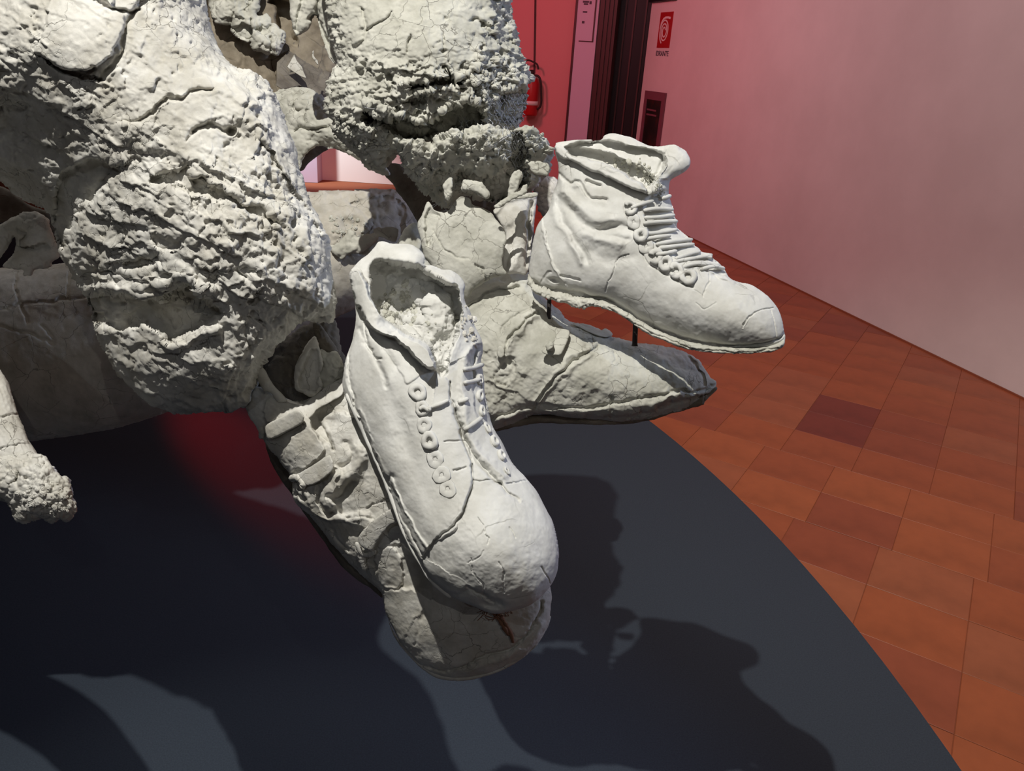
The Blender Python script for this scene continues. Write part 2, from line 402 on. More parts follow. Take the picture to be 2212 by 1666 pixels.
def tube(name, R_, pts, rad, mat, parent, lift=0.0, sides=8, n=5, wob=.12, taper=None, seed=0, relz=True):
    """clay cord in picture space following the surface of relief R_"""
    P = spline(pts, n) if len(pts) > 2 else np.linspace(pts[0], pts[1], 7)
    if P.shape[1] == 2:
        P = np.c_[P, [R_.hgt(a, b_, 3) + lift for a, b_ in P]] if relz else np.c_[P, np.full(len(P), lift)]
        z = P[:, 2].copy()
        for _ in range(2): z[1:-1] = (z[:-2] + 2 * z[1:-1] + z[2:]) / 4
        P[:, 2] = z
    T = np.gradient(P, axis=0); T /= np.linalg.norm(T, axis=1)[:, None] + 1e-9
    ref = np.array([.1, .05, 1.0]); A = np.cross(T, ref); A /= np.linalg.norm(A, axis=1)[:, None] + 1e-9; B = np.cross(T, A)
    rng = np.random.RandomState(seed + int(P[0, 0] * 7) % 1000); L = len(P)
    vs = []
    for i in range(L):
        e = min(i, L - 1 - i); rr = rad * (1 + wob * rng.uniform(-1, 1)) * (.72 if e == 0 else 1) * (taper[0] + (taper[1] - taper[0]) * i / (L - 1) if taper else 1)
        for j in range(sides):
            a = 2 * math.pi * j / sides; q = rr * (1 + wob * .5 * rng.uniform(-1, 1))
            vs.append(P[i] + A[i] * math.cos(a) * q + B[i] * math.sin(a) * q)
    vs.append(P[0] - T[0] * rad * .5); vs.append(P[-1] + T[-1] * rad * .5)
    fs = []
    for i in range(L - 1):
        for j in range(sides):
            k = (j + 1) % sides; fs.append((i * sides + j, i * sides + k, (i + 1) * sides + k, (i + 1) * sides + j))
    for j in range(sides):
        k = (j + 1) % sides; fs.append((L * sides, k, j)); fs.append((L * sides + 1, (L - 1) * sides + j, (L - 1) * sides + k))
    return mesh_py(name, R_.world(np.array(vs)), fs, mat, parent, True)
def ring(name, R_, x, y, ro, ri, mat, parent, lift=1.0, h=4.0, arc=(0, 360), sq=1.0, seed=0, nr=None):
    """flat clay eyelet ring lying on the surface"""
    n = R_.nrm(x, y) if nr is None else nr; z = R_.hgt(x, y, ro * .5)
    a = np.cross(n, [0, 1, .01]); a /= np.linalg.norm(a); b_ = np.cross(n, a)
    C0 = np.array([x, y, z]) + n * lift
    mid = (ro + ri) / 2; tr = (ro - ri) / 2; NS, NT = 26, 8
    full = arc[1] - arc[0] >= 360; rng = np.random.RandomState(seed + int(x)); vs = []
    ph = rng.uniform(0, 6, 3); M_ = NS if full else NS + 1
    for i in range(M_):
        t = math.radians(arc[0] + (arc[1] - arc[0]) * i / NS); wob = 1 + .07 * math.sin(2 * t + ph[0]) + .05 * math.sin(3 * t + ph[1])
        for j in range(NT):
            p = 2 * math.pi * j / NT; r = (mid + tr * math.cos(p) * (1 + .12 * rng.uniform(-1, 1))) * wob
            hh = math.sin(p); hh = math.copysign(abs(hh) ** .6, hh)
            vs.append(C0 + a * r * math.cos(t) * sq + b_ * r * math.sin(t) + n * (h * hh + .5 * math.sin(t * 4 + ph[2])))
    fs = []
    for i in range(NS):
        k = (i + 1) % M_
        for j in range(NT):
            l = (j + 1) % NT; fs.append((i * NT + j, i * NT + l, k * NT + l, k * NT + j))
    if not full: fs.append(tuple(range(NT))[::-1]); fs.append(tuple(range(NS * NT, NS * NT + NT)))
    return mesh_py(name, R_.world(np.array(vs)), fs, mat, parent, True)

# ------------------------------------------------------------------ the setting
def struct(o): o['kind'] = 'structure'; return o
random.seed(4)
fl = struct(prism('floor', (-9, -4, -.12), (16, 0, 0), (0, 18, 0), (0, 0, .117), M['grout']))
TH = math.radians(-31); U = np.array([math.cos(TH), math.sin(TH), 0]); Vv = np.array([-math.sin(TH), math.cos(TH), 0])
TW, TL = .305, .2735
W0 = ground(1356, 448); W1 = ground(2212, 862); WD = (W1 - W0) / np.linalg.norm(W1 - W0); WN = np.array([WD[1], -WD[0], 0.0])  # towards the room
PC = np.array([-4.0, .94]); PR = 5.116
tile_mesh = {}
def tile_me(mi):
    if mi in tile_mesh: return tile_mesh[mi]
    g, b_, z = .0008, .0010, .02
    a0, a1, c0, c1 = g, TW - g, g, TL - g
    vs = [(a0, c0, 0), (a1, c0, 0), (a1, c1, 0), (a0, c1, 0), (a0, c0, z - b_), (a1, c0, z - b_), (a1, c1, z - b_), (a0, c1, z - b_), (a0 + b_, c0 + b_, z), (a1 - b_, c0 + b_, z), (a1 - b_, c1 - b_, z), (a0 + b_, c1 - b_, z)]
    fs = [(0, 1, 5, 4), (1, 2, 6, 5), (2, 3, 7, 6), (3, 0, 4, 7), (4, 5, 9, 8), (5, 6, 10, 9), (6, 7, 11, 10), (7, 4, 8, 11), (8, 9, 10, 11)]
    me = bpy.data.meshes.new('tile'); me.from_pydata(vs, [], fs); me.materials.append(TILES[mi]); tile_mesh[mi] = me; return me
cands = []
for r in range(-2, 44):
    v0 = 1.93 + (r - 0) * TL
    off = (.245 if r < 3 else .285 if r < 5 else .055) * 1.033
    for c in range(-16, 16):
        u0 = off + c * TW
        p = U * (u0 + TW / 2) + Vv * (v0 + TL / 2)
        if np.hypot(p[0] - PC[0], p[1] - PC[1]) < PR - .22: continue
        if (p - W0) @ WN < -.20: continue
        rel = p - CAM; dz = rel @ FWD
        if dz < .5: continue
        sx = CX + F * (rel @ RT) / dz; sy = CY - F * (rel @ UP) / dz
        if sx < 560 or sx > 2330 or sy > 1800 or sy < 330: continue
        size = F * .28 / dz
        cands.append((dz, u0, v0, r, c, sx, sy))
cands.sort()
rest = []
def tile_kind(sx, sy, r, c):
    if r in (6, 7) and c == -2: return 5
    q = random.random()
    return 0 if q < .28 else 1 if q < .5 else 2 if q < .72 else 3 if q < .86 else 4 if q < .97 else 0
for i, (dz, u0, v0, r, c, sx, sy) in enumerate(cands):
    mi = tile_kind(sx, sy, r, c)
    q = U * u0 + Vv * v0
    if i < 290:
        o = bpy.data.objects.new('tile', tile_me(mi)); COL.objects.link(o); o.parent = fl
        o.location = (q[0], q[1], -.02 + random.uniform(-.0008, .0008)); o.rotation_euler = (0, 0, TH)
    else: rest.append((q, mi))
if rest:
    vs, fs = [], []
    for q, mi in rest:
        k = len(vs)
        for a, b_ in ((.003, .003), (TW - .003, .003), (TW - .003, TL - .003), (.003, TL - .003)): vs.append(q + U * a + Vv * b_ + np.array([0, 0, 0.0]))
        for a, b_ in ((.003, .003), (TW - .003, .003), (TW - .003, TL - .003), (.003, TL - .003)): vs.append(q + U * a + Vv * b_ + np.array([0, 0, -.02]))
        fs += [(k, k + 1, k + 2, k + 3)] + [(k + 4 + j, k + 4 + (j + 1) % 4, k + (j + 1) % 4, k + j) for j in range(4)]
    o = mesh_py('tile', vs, fs, TILES[0], fl); o['kind'] = 'stuff'
    for t in (1, 2, 3): o.data.materials.append(TILES[t])
    for i, p in enumerate(o.data.polygons): p.material_index = (i // 5 * 7) % 4

# right wall
TOPZ = 3.6
wl = struct(prism('wall_right', W0 + np.array([0, 0, -.05]), WD * 10.5, -WN * .25, (0, 0, TOPZ + .05), M['plaster']))
tb = struct(prism('baseboard_right', W0 + WN * .001 + np.array([0, 0, -.02]), WD * 10.5, WN * .012, (0, 0, .028), M['grout']))
# back wall, in the plane through the corner and the far plinth
B1 = ground(740, 372); BD = (B1 - W0) * np.array([1, 1, 0]); BD /= np.linalg.norm(BD); BN = np.array([BD[1], -BD[0], 0.0])
if BN @ (-W0) < 0: BN = -BN
def on_back(x, y=180, off=0.0):
    r = rays(x, y); t = ((W0 + BN * off - CAM) @ BN) / (r @ BN); p = CAM + r * t; return p
def wall_s(x, y=180): return float((on_back(x, y) - W0) @ BD)
sA, sB, sC, sD = wall_s(1386), wall_s(1296), wall_s(1259, 60), wall_s(1234)
def back_box(name, s0, s1, off, thick, z0, z1, mat, parent=None):
    return prism(name, W0 + BD * s0 + BN * (off - thick) + np.array([0, 0, z0]), BD * (s1 - s0), BN * thick, (0, 0, z1 - z0), mat, parent)
sP = wall_s(1236); sJ = wall_s(1281); sO = wall_s(1318)
struct(back_box('wall_back', sP, 9.0, 0, .2, -.05, TOPZ, M['red_wall']))
pil = struct(back_box('trim_1', sJ, sP, .05, .25, -.05, TOPZ, M['lilac']))
back_box('edge_strip', sP - .004, sP + .022, .056, .02, 0, TOPZ - .1, M['brown_frame'], pil)
dr = struct(back_box('door_1', -.0, sO, -.12, .05, 0, TOPZ, M['void']))  # black sheet stands in for the dark of the doorway opening
for a in (.18, .52, .80): back_box('panel_moulding', sO * a, sO * a + .018, -.11, .02, .05, TOPZ - .1, M['brown_frame'], dr)
fr = struct(back_box('trim_2', sO, sJ, .03, .2, -.05, TOPZ, M['brown_frame']))
for a in (.25, .5, .75): back_box('moulding', sO + (sJ - sO) * a - .012, sO + (sJ - sO) * a + .012, .045, .03, 0, TOPZ - .1, M['brown_frame'], fr)
# dark header above the low end of the right wall
hd = struct(prism('trim_3', W0 + WN * .01 + np.array([0, 0, 2.19]), WD * .62, WN * .03, (0, 0, TOPZ - 2.19), M['void']))
# notice on the lilac-lit pilaster: thin outline and marks
def wpt(x, y, off=.052):
    r = rays(x, y); t = ((W0 + BN * off - CAM) @ BN) / (r @ BN); return CAM + r * t
nt_ = thing('wall_notice', 'framed pale notice with small dark marks on lilac-lit pilaster', 'notice', tuple(wpt(1262, 92)))
a, b_ = wpt(1281, 5), wpt(1280.5, 91); l_ = wpt(1250, 91)
zt = 2.75; s0 = float((b_ - W0) @ BD); s1 = float((l_ - W0) @ BD); zb = float(b_[2])
back_box('backing_sheet', s0, s1, .056, .006, zb, zt, M['lilac'], nt_)
back_box('frame', s0 - .004, s0 + .010, .060, .010, zb, zt, M['brown_frame'], nt_)
back_box('frame', s0, s1, .060, .010, zb, zb + .008, M['brown_frame'], nt_)
for (x, y, wx, hz) in ((1264, 26, .05, .016), (1260, 48, .03, .025), (1266, 4, .07, .02), (1266, 9, .05, .016), (1276, 6, .025, .03)):
    p = wpt(x, y); s_ = float((p - W0) @ BD); back_box('printed_mark', s_ - wx / 2, s_ + wx / 2, .0575, .003, p[2] - hz / 2, p[2] + hz / 2, M['ink'], nt_)
# far white plinth seen through the arch, left lilac panel next to it
p0 = ground(686, 388); p1 = ground(835, 388)
fp = thing('plinth', 'white plinth far behind the clay arch lit red at its right', 'plinth', tuple(p0))
prism('body', p0, (p1[0] - p0[0] + .4, 0, 0), (0, .2, 0), (0, 0, 1.0), M['white'], fp)
prism('cap', p0 + np.array([-.01, -.01, 1.0]), (p1[0] - p0[0] + .42, 0, 0), (0, .22, 0), (0, 0, .03), M['white'], fp)
pl2 = ground(560, 392); pr2 = ground(684, 396)
lp = struct(prism('trim_4', pl2 + np.array([0, .05, 0]), pr2 - pl2 - np.array([0, 0, 0]), (0, .3, 0), (0, 0, 3.0), M['lilac']))

# fire extinguisher on the red wall with hose loops
e0 = on_back(1146, 200, .12); s_e = float((e0 - W0) @ BD)
def ebase(dz_, ds=0, off=.12): return W0 + BD * (s_e + ds) + BN * off + np.array([0, 0, dz_])
zt_, zl_ = float(on_back(1140, 160, .12)[2]), float(on_back(1140, 249, .12)[2])
ex = thing('fire_extinguisher', 'dark red fire extinguisher with looped hose on red wall', 'extinguisher', tuple(ebase(zl_)))
def lathe(name, c, prof, mat, parent, n=20):
    vs, fs = [], []
    for r_, z_ in prof:
        for j in range(n): vs.append((c[0] + r_ * math.cos(2 * math.pi * j / n), c[1] + r_ * math.sin(2 * math.pi * j / n), c[2] + z_))
    for i in range(len(prof) - 1):
        for j in range(n): fs.append((i * n + j, i * n + (j + 1) % n, (i + 1) * n + (j + 1) % n, (i + 1) * n + j))
    fs.append(tuple(range(n))[::-1]); fs.append(tuple((len(prof) - 1) * n + j for j in range(n)))
    return mesh_py(name, vs, fs, mat, parent, True)
hh_ = zt_ - zl_
lathe('cylinder', ebase(zl_), [(.085, 0), (.095, .02), (.095, hh_ * .78), (.08, hh_ * .88), (.035, hh_ * .95), (.03, hh_)], M['red'], ex)
lathe('label_band', ebase(zl_ + hh_ * .26), [(.0965, 0), (.0965, hh_ * .10)], M['white'], ex)
lathe('valve', ebase(zl_ + hh_), [(.03, 0), (.035, .02), (.02, .05)], M['iron'], ex)
def cable(name, pts, rad, mat, parent):
    c = bpy.data.curves.new(name, 'CURVE'); c.dimensions = '3D'; c.bevel_depth = rad; c.bevel_resolution = 3
    sp = c.splines.new('POLY'); P = spline(pts, 8); sp.points.add(len(P) - 1)
    for i, p in enumerate(P): sp.points[i].co = (*p, 1)
    o = bpy.data.objects.new(name, c); COL.objects.link(o)
    dg = bpy.context.evaluated_depsgraph_get(); me = bpy.data.meshes.new_from_object(o.evaluated_get(dg)); bpy.data.objects.remove(o)
    me.materials.clear(); me.materials.append(mat); me.polygons.foreach_set('use_smooth', [True] * len(me.polygons))
    o = bpy.data.objects.new(name, me); COL.objects.link(o)
    if parent: o.parent = parent; o.matrix_parent_inverse = Matrix.Translation(-Vector(parent.location))
    return o
def bk(x, y, off=.12): return on_back(x, y, off)
cable('hose', [bk(1143, 166), bk(1152, 163), bk(1163, 165), bk(1168, 176), bk(1169, 200), bk(1169, 222), bk(1165, 233), bk(1156, 237)], .012, M['iron'], ex)
cable('hanging_loop', [bk(1132, 134), bk(1140, 130), bk(1150, 133), bk(1160, 139), bk(1163, 150)], .010, M['iron'], ex)
cb = cable('wall_cable', [bk(1157, -60, .012), bk(1155.5, 60, .012), bk(1154, 158, .012)], .010, M['brown_frame'], None)
cb['label'] = 'thin dark cable running up the red wall above extinguisher'; cb['category'] = 'cable'
# hydrant sign and framed poster on the right wall
def on_right(x, y, off=0.0):
    r = rays(x, y); t = ((W0 + WN * off - CAM) @ WN) / (r @ WN); p = CAM + r * t; return float((p - W0) @ WD), float(p[2])
def rbox(name, a0, a1, z0, z1, off, th, mat, parent=None):
    return prism(name, W0 + WD * a0 + WN * off + np.array([0, 0, z0]), WD * (a1 - a0), WN * th, (0, 0, z1 - z0), mat, parent)
a0, a1, z0, z1 = .27, .57, 1.745, 2.085
sg = thing('hydrant_sign', 'red square fire hose sign with white spiral on pink wall', 'sign', tuple(W0 + WD * .42 + np.array([0, 0, 1.65])))
rbox('sign_plate', a0, a1, z0, z1, 0, .006, M['red'], sg)
cxs, czs = (a0 + a1) / 2 - .01, (z0 + z1) / 2 - .012
def band(name, path, wd, off, mat, parent, th=.003):
    vs, fs = [], []; P = np.array(path); T = np.gradient(P, axis=0); T /= np.linalg.norm(T, axis=1)[:, None]; Nn = np.c_[-T[:, 1], T[:, 0]]
    for k, o_ in enumerate((off, off + th)):
        for sg_ in (-1, 1):
            for p, n_ in zip(P, Nn):
                q = p + n_ * sg_ * wd / 2; vs.append(W0 + WD * q[0] + WN * o_ + np.array([0, 0, q[1]]))
    n_ = len(P)
    for i in range(n_ - 1):
        fs += [(2 * n_ + i, 2 * n_ + i + 1, 3 * n_ + i + 1, 3 * n_ + i), (i, i + 1, 2 * n_ + i + 1, 2 * n_ + i), (n_ + i, n_ + i + 1, 3 * n_ + i + 1, 3 * n_ + i)]
    return mesh_py(name, vs, fs, mat, parent)
sp = [(cxs + r_ * math.cos(t), czs + r_ * 1.12 * math.sin(t)) for t, r_ in ((t, .025 + .0825 * (t / (2 * math.pi * 2.7))) for t in np.linspace(math.pi * .1, 2 * math.pi * 2.7, 110))]
band('hose_spiral', sp, .014, .006, M['white'], sg)
band('hose_tail', [(cxs - .105, czs + .02), (cxs - .09, czs + .08), (cxs - .05, czs + .118), (cxs, czs + .130), (cxs + .06, czs + .130), (cxs + .12, czs + .122)], .020, .006, M['white'], sg)
tc_ = bpy.data.curves.new('letters', 'FONT'); tc_.body = 'IDRANTE'; tc_.size = .075; tc_.align_x = 'CENTER'; tc_.extrude = .0008
to = bpy.data.objects.new('t', tc_); COL.objects.link(to)
xa = WD if WD @ RT > 0 else -WD
rm = Matrix(((xa[0], 0, WN[0], 0), (xa[1], 0, WN[1], 0), (0, 1, 0, 0), (0, 0, 0, 1)))
pos = W0 + WD * .42 + WN * .003 + np.array([0, 0, 1.665])
me = bpy.data.meshes.new_from_object(to.evaluated_get(bpy.context.evaluated_depsgraph_get())); bpy.data.objects.remove(to)
me.transform(Matrix.Translation(Vector(pos)) @ rm); me.materials.clear(); me.materials.append(M['ink'])
lo = bpy.data.objects.new('lettering', me); COL.objects.link(lo); lo.parent = sg; lo.matrix_parent_inverse = Matrix.Translation(-sg.location)
ps = thing('framed_poster', 'dark poster in plum frame low on pink wall by doorway', 'poster', tuple(W0 + WD * .42 + np.array([0, 0, .35])))
rbox('picture', .21, .60, .30, 1.24, .004, .012, M['picture'], ps)
for nm, q in (('frame', (.15, .215, .25, 1.31)), ('frame', (.595, .66, .25, 1.31)), ('frame', (.215, .595, 1.225, 1.31)), ('frame', (.215, .595, .25, .31))):
    rbox(nm, *q, .002, .022, M['poster_frame'], ps)
band('title_line', [(.24, 1.12), (.48, 1.12)], .018, .0165, M['poster_frame'], ps, .001); band('title_line', [(.24, 1.07), (.50, 1.07)], .018, .0165, M['poster_frame'], ps, .001)
band('printed_arc', [(.23, .62), (.27, .70), (.33, .72), (.39, .66), (.43, .56)], .02, .0165, M['poster_frame'], ps, .001)

# round display platform
n = 220; vs = []; 
for z_, rr in ((0.0, PR - .01), (.088, PR), (.10, PR - .006), (.10, 0)):
    for j in range(n): vs.append((PC[0] + rr * math.cos(2 * math.pi * j / n), PC[1] + rr * math.sin(2 * math.pi * j / n), z_))
fs = [(i * n + j, i * n + (j + 1) % n, (i + 1) * n + (j + 1) % n, (i + 1) * n + j) for i in range(2) for j in range(n)]
fs.append(tuple(2 * n + j for j in range(n))); fs.append(tuple(range(n))[::-1]); vs = vs[:3 * n]
o = mesh_py('display_platform', vs, fs, M['felt']); o['label'] = 'large round black felt platform edge curving across the tiled floor'; o['category'] = 'platform'

# ------------------------------------------------------------------ the clay figures
def ent(x, y, D): return tuple(at(x, y, np.float64(D)))
NK = [('fbm', 90, 10, 4), ('fbm', 26, 5, 4), ('rid', 40, 3.5), ('pla', 24, 3.2), ('crk', 34, .09, 6), ('crk', 13, .12, 2.4, .1), ('hol', 22, 5, .74), ('fbm', 6, 1.6, 3)]
NB = [('fbm', 70, 5, 4), ('pla', 26, 5.0), ('pla', 12, 3.2), ('crk', 26, .12, 6, .5), ('hol', 24, 9, .62), ('lmp', 13, 4), ('fbm', 6, 2.0, 3)]
NS = [('fbm', 80, 4, 3), ('fbm', 20, 1.2, 4), ('crk', 60, .045, 2.6, .1), ('fbm', 6, .35, 3)]

# ===== left figure: torso/thigh, knee, strapped shoe
FA = thing('clay_figure', 'cracked pale clay figure at left with bent knee above strapped shoe', 'sculpture', ent(450, 1500, 1.0))
# thigh + knee
knee_out = [(-900, -330), (60, -340), (410, -330), (432, -60), (447, 20), (470, 95), (503, 143), (530, 146), (562, 164), (584, 192), (600, 225), (622, 285), (640, 330), (650, 372), (668, 430), (692, 475), (707, 525), (717, 590), (723, 640), (722, 690), (705, 700), (672, 694), (648, 700), (606, 742), (572, 780), (545, 838), (520, 878), (470, 888), (400, 894), (350, 880), (300, 851), (262, 815), (235, 775), (215, 735), (204, 700), (197, 662), (183, 628), (163, 598), (140, 566), (127, 540), (118, 505), (104, 455), (40, 425), (-10, 388), (-200, 340), (-500, 340), (-900, 250)]
kf = [
 ('b', 120, 60, 180, 160, 20, 45), ('b', 300, 250, 240, 120, 35, 18), ('b', 420, 500, 190, 110, 20, 35), ('b', 440, 790, 170, 80, 10, 22),
 ('b', 500, 200, 90, 60, 30, 22), ('b', 90, 330, 90, 70, 40, -38), ('b', 40, 250, 60, 60, 0, -40), ('b', 60, 430, 100, 40, 20, -25),
 # fold where the knee leaves the thigh (upper edge of the knee cap hanging over)
 ('p', [(205, 342), (249, 363), (208, 417), (160, 480), (140, 540), (120, 500), (118, 430), (141, 376)], 7, -42),
 ('s', [(141, 560), (160, 480), (208, 417), (250, 360), (330, 320), (420, 330)], 7, -1, 30),
 ('g', Z1([(560, 1120), (670, 975), (880, 900), (1060, 960)]), 12, 10),
 ('p', Z1([(880, 1040), (930, 1000), (1040, 980), (1090, 960), (1110, 1010), (1190, 1040), (1260, 1090), (1330, 1130), (1440, 1190), (1520, 1180), (1560, 1230), (1640, 1320), (1560, 1300), (1420, 1230), (1280, 1160), (1120, 1120), (980, 1085)]), 7, -26),
 # slab on the thigh with its lifted edge
 ('p', [(78, 112), (100, 60), (120, -60), (250, -60), (242, 10), (270, 42), (246, 104), (234, 126), (196, 148), (160, 150), (128, 146)], 3.5, 13),
 ('g', [(78, 114), (105, 134), (132, 150), (168, 160), (215, 175)], 3.2, 20), ('g', [(215, 175), (246, 140), (262, 110), (272, 60), (305, 0)], 4.5, 12),
 ('g', [(130, 152), (168, 158), (200, 150)], 5, 10), ('g', [(205, -2), (238, 18), (275, 25), (298, 22)], 3, 14),
 ('p', [(212, -40), (236, 12), (290, 22), (320, -40)], 3, 8),
 # long cracks on the shin side
 ('g', [(262, 268), (300, 258), (322, 245), (345, 225), (362, 212), (395, 210), (420, 196), (462, 192)], 3.2, 19),
 ('s', [(462, 192), (420, 196), (362, 212), (322, 245), (262, 268)], 4, 5, 40),
 ('g', [(415, 288), (445, 268), (480, 280), (505, 284)], 5, 20), ('b', 503, 283, 7, 7, 0, -22), ('g', [(415, 288), (405, 305)], 3, 8),
 ('g', [(560, 300), (590, 340), (625, 395), (655, 440), (690, 500)], 4, 16), ('s', [(560, 300), (590, 340), (625, 395), (655, 440), (700, 520)], 5, 15, 26), ('r', [(590, 210), (660, 330), (730, 560), (740, 700), (690, 640), (650, 460), (590, 330)], 16, .55, 1),
 ('g', [(590, 210), (612, 250), (640, 300)], 8, 9), ('p', [(560, 215), (600, 230), (645, 330), (660, 400), (625, 350), (590, 290)], 8, -9),
 # lower knee: caves and ledges
 ('p', Z6([(540, 290), (600, 270), (680, 250), (690, 290), (620, 315), (555, 330)]), 8, -24), ('p', Z6([(650, 190), (700, 180), (770, 215), (740, 235), (680, 225)]), 6, -18),
 ('p', Z6([(380, 430), (520, 440), (660, 450), (760, 400), (830, 390), (870, 440), (960, 510), (900, 520), (850, 560), (770, 600), (730, 640), (680, 600), (620, 560), (500, 580), (400, 540)]), 10, -64), ('g', Z6([(350, 400), (450, 400), (580, 400), (700, 380), (820, 370), (900, 400)]), 13, -15), ('b', 330, 800, 90, 40, 10, 12),
 ('b', 345, 690, 70, 24, 8, -24), ('g', Z6([(360, 400), (480, 405), (600, 440), (700, 430)]), 7, -12),
 ('g', Z6([(420, 545), (500, 575), (580, 555), (660, 590), (720, 640), (780, 640), (860, 600), (930, 585)]), 9, -15),
 ('p', Z6([(880, 330), (940, 300), (960, 340), (900, 400), (870, 380)]), 5, -14), ('p', Z6([(1000, 315), (1090, 310), (1080, 350), (1030, 360)]), 5, -13), ('p', Z6([(1080, 410), (1125, 405), (1110, 465), (1070, 465)]), 5, -12),
 ('g', Z6([(940, 790), (1010, 800)]), 2.5, -7), ('g', Z6([(900, 820), (990, 842)]), 2.5, -7), ('g', Z6([(960, 735), (1025, 745)]), 2.5, -7), ('g', Z6([(1000, 690), (1035, 692)]), 2.5, -6),
 ('g', Z6([(1080, 510), (1110, 545), (1155, 580)]), 3, 12), ('g', Z6([(1050, 560), (1060, 640)]), 5, 8),
 ('p', [(560, 800), (600, 748), (650, 706), (700, 704), (690, 740), (610, 800), (560, 850)], 12, -45),
 ('g', Z6([(250, 260), (330, 330), (480, 330), (560, 360)]), 6, 14), ('g', Z6([(440, 180), (425, 240)]), 2.5, 10), ('g', Z6([(510, 130), (540, 170), (520, 230)]), 2.5, 11), ('g', Z6([(670, 80), (665, 130)]), 2.5, 9), ('g', Z6([(400, 270), (480, 320)]), 3, 9),
 ('r', [(60, -400), (280, -400), (270, 60), (200, 150), (100, 120)], 30, .25, .8), ('r', [(270, -100), (450, -100), (520, 160), (460, 330), (300, 260), (250, 150)], 30, .5, 1),
 ('r', [(330, 330), (650, 400), (700, 620), (560, 640), (250, 700), (150, 560), (220, 420)], 40, 1.35, 1),
]
A1 = Relief('thigh_and_knee', knee_out, [(100, 100, 1.0), (450, 500, .90), (450, 800, .895)], M['clay'], FA, k=.85, step=2.5, feats=kf, back=.45,
  noise=[('fbm', 110, 9, 3), ('fbm', 36, 4, 3), ('fac', 70, 8), ('led', 50, 10, 24, .9), ('led', 22, 3.2, 34, 1.0), ('fac', 34, 5), ('fac', 15, 1.9), ('crk', 46, .06, 8, .3), ('crk', 20, .07, 3.6, .1), ('hol', 26, 8, .76), ('fbm', 9, 1.2, 3)], seed=3)
# torn wire-lined shin between knee and shoe
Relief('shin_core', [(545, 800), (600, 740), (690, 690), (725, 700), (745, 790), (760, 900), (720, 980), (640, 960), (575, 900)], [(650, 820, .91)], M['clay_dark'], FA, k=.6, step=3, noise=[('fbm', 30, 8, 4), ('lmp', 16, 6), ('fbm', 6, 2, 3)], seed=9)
Relief('torn_clay_edge', [(548, 800), (560, 792), (574, 802), (590, 830), (612, 855), (618, 868), (600, 868), (585, 850), (570, 845), (556, 822)], [(580, 830, .855)], M['clay'], FA, k=.9, step=2, noise=NS, seed=12)
Relief('torn_clay_edge', ZS([(420, 580), (440, 520), (500, 400), (560, 325), (590, 330), (620, 420), (640, 520), (620, 620), (640, 720), (560, 790), (490, 760), (430, 720)]), [(660, 800, .86)], M['clay'], FA, k=.5, step=2,
  feats=[('p', ZS([(520, 480), (580, 400), (610, 480), (610, 640), (600, 730), (520, 740), (450, 700), (470, 600)]), 6, -16)], noise=[('fbm', 20, 2.5, 4), ('lmp', 16, 2), ('fbm', 5, 1, 3)], seed=14)
Relief('torn_clay_edge', ZS([(620, 420), (680, 440), (750, 440), (800, 530), (810, 620), (760, 680), (640, 720), (600, 640), (640, 540)]), [(715, 800, .865)], M['clay_green'], FA, k=.6, step=2, noise=[('fbm', 20, 4, 4), ('lmp', 14, 4), ('hol', 14, 5, .6), ('fbm', 5, 1, 3)], seed=15)
Relief('torn_clay_edge', ZS([(560, 215), (600, 210), (640, 250), (700, 330), (770, 440), (740, 470), (660, 440), (620, 400), (580, 310)]), [(700, 730, .88)], M['clay_dark'], FA, k=.7, step=2, noise=[('fbm', 16, 3, 4), ('fbm', 5, 1, 3)], seed=17)

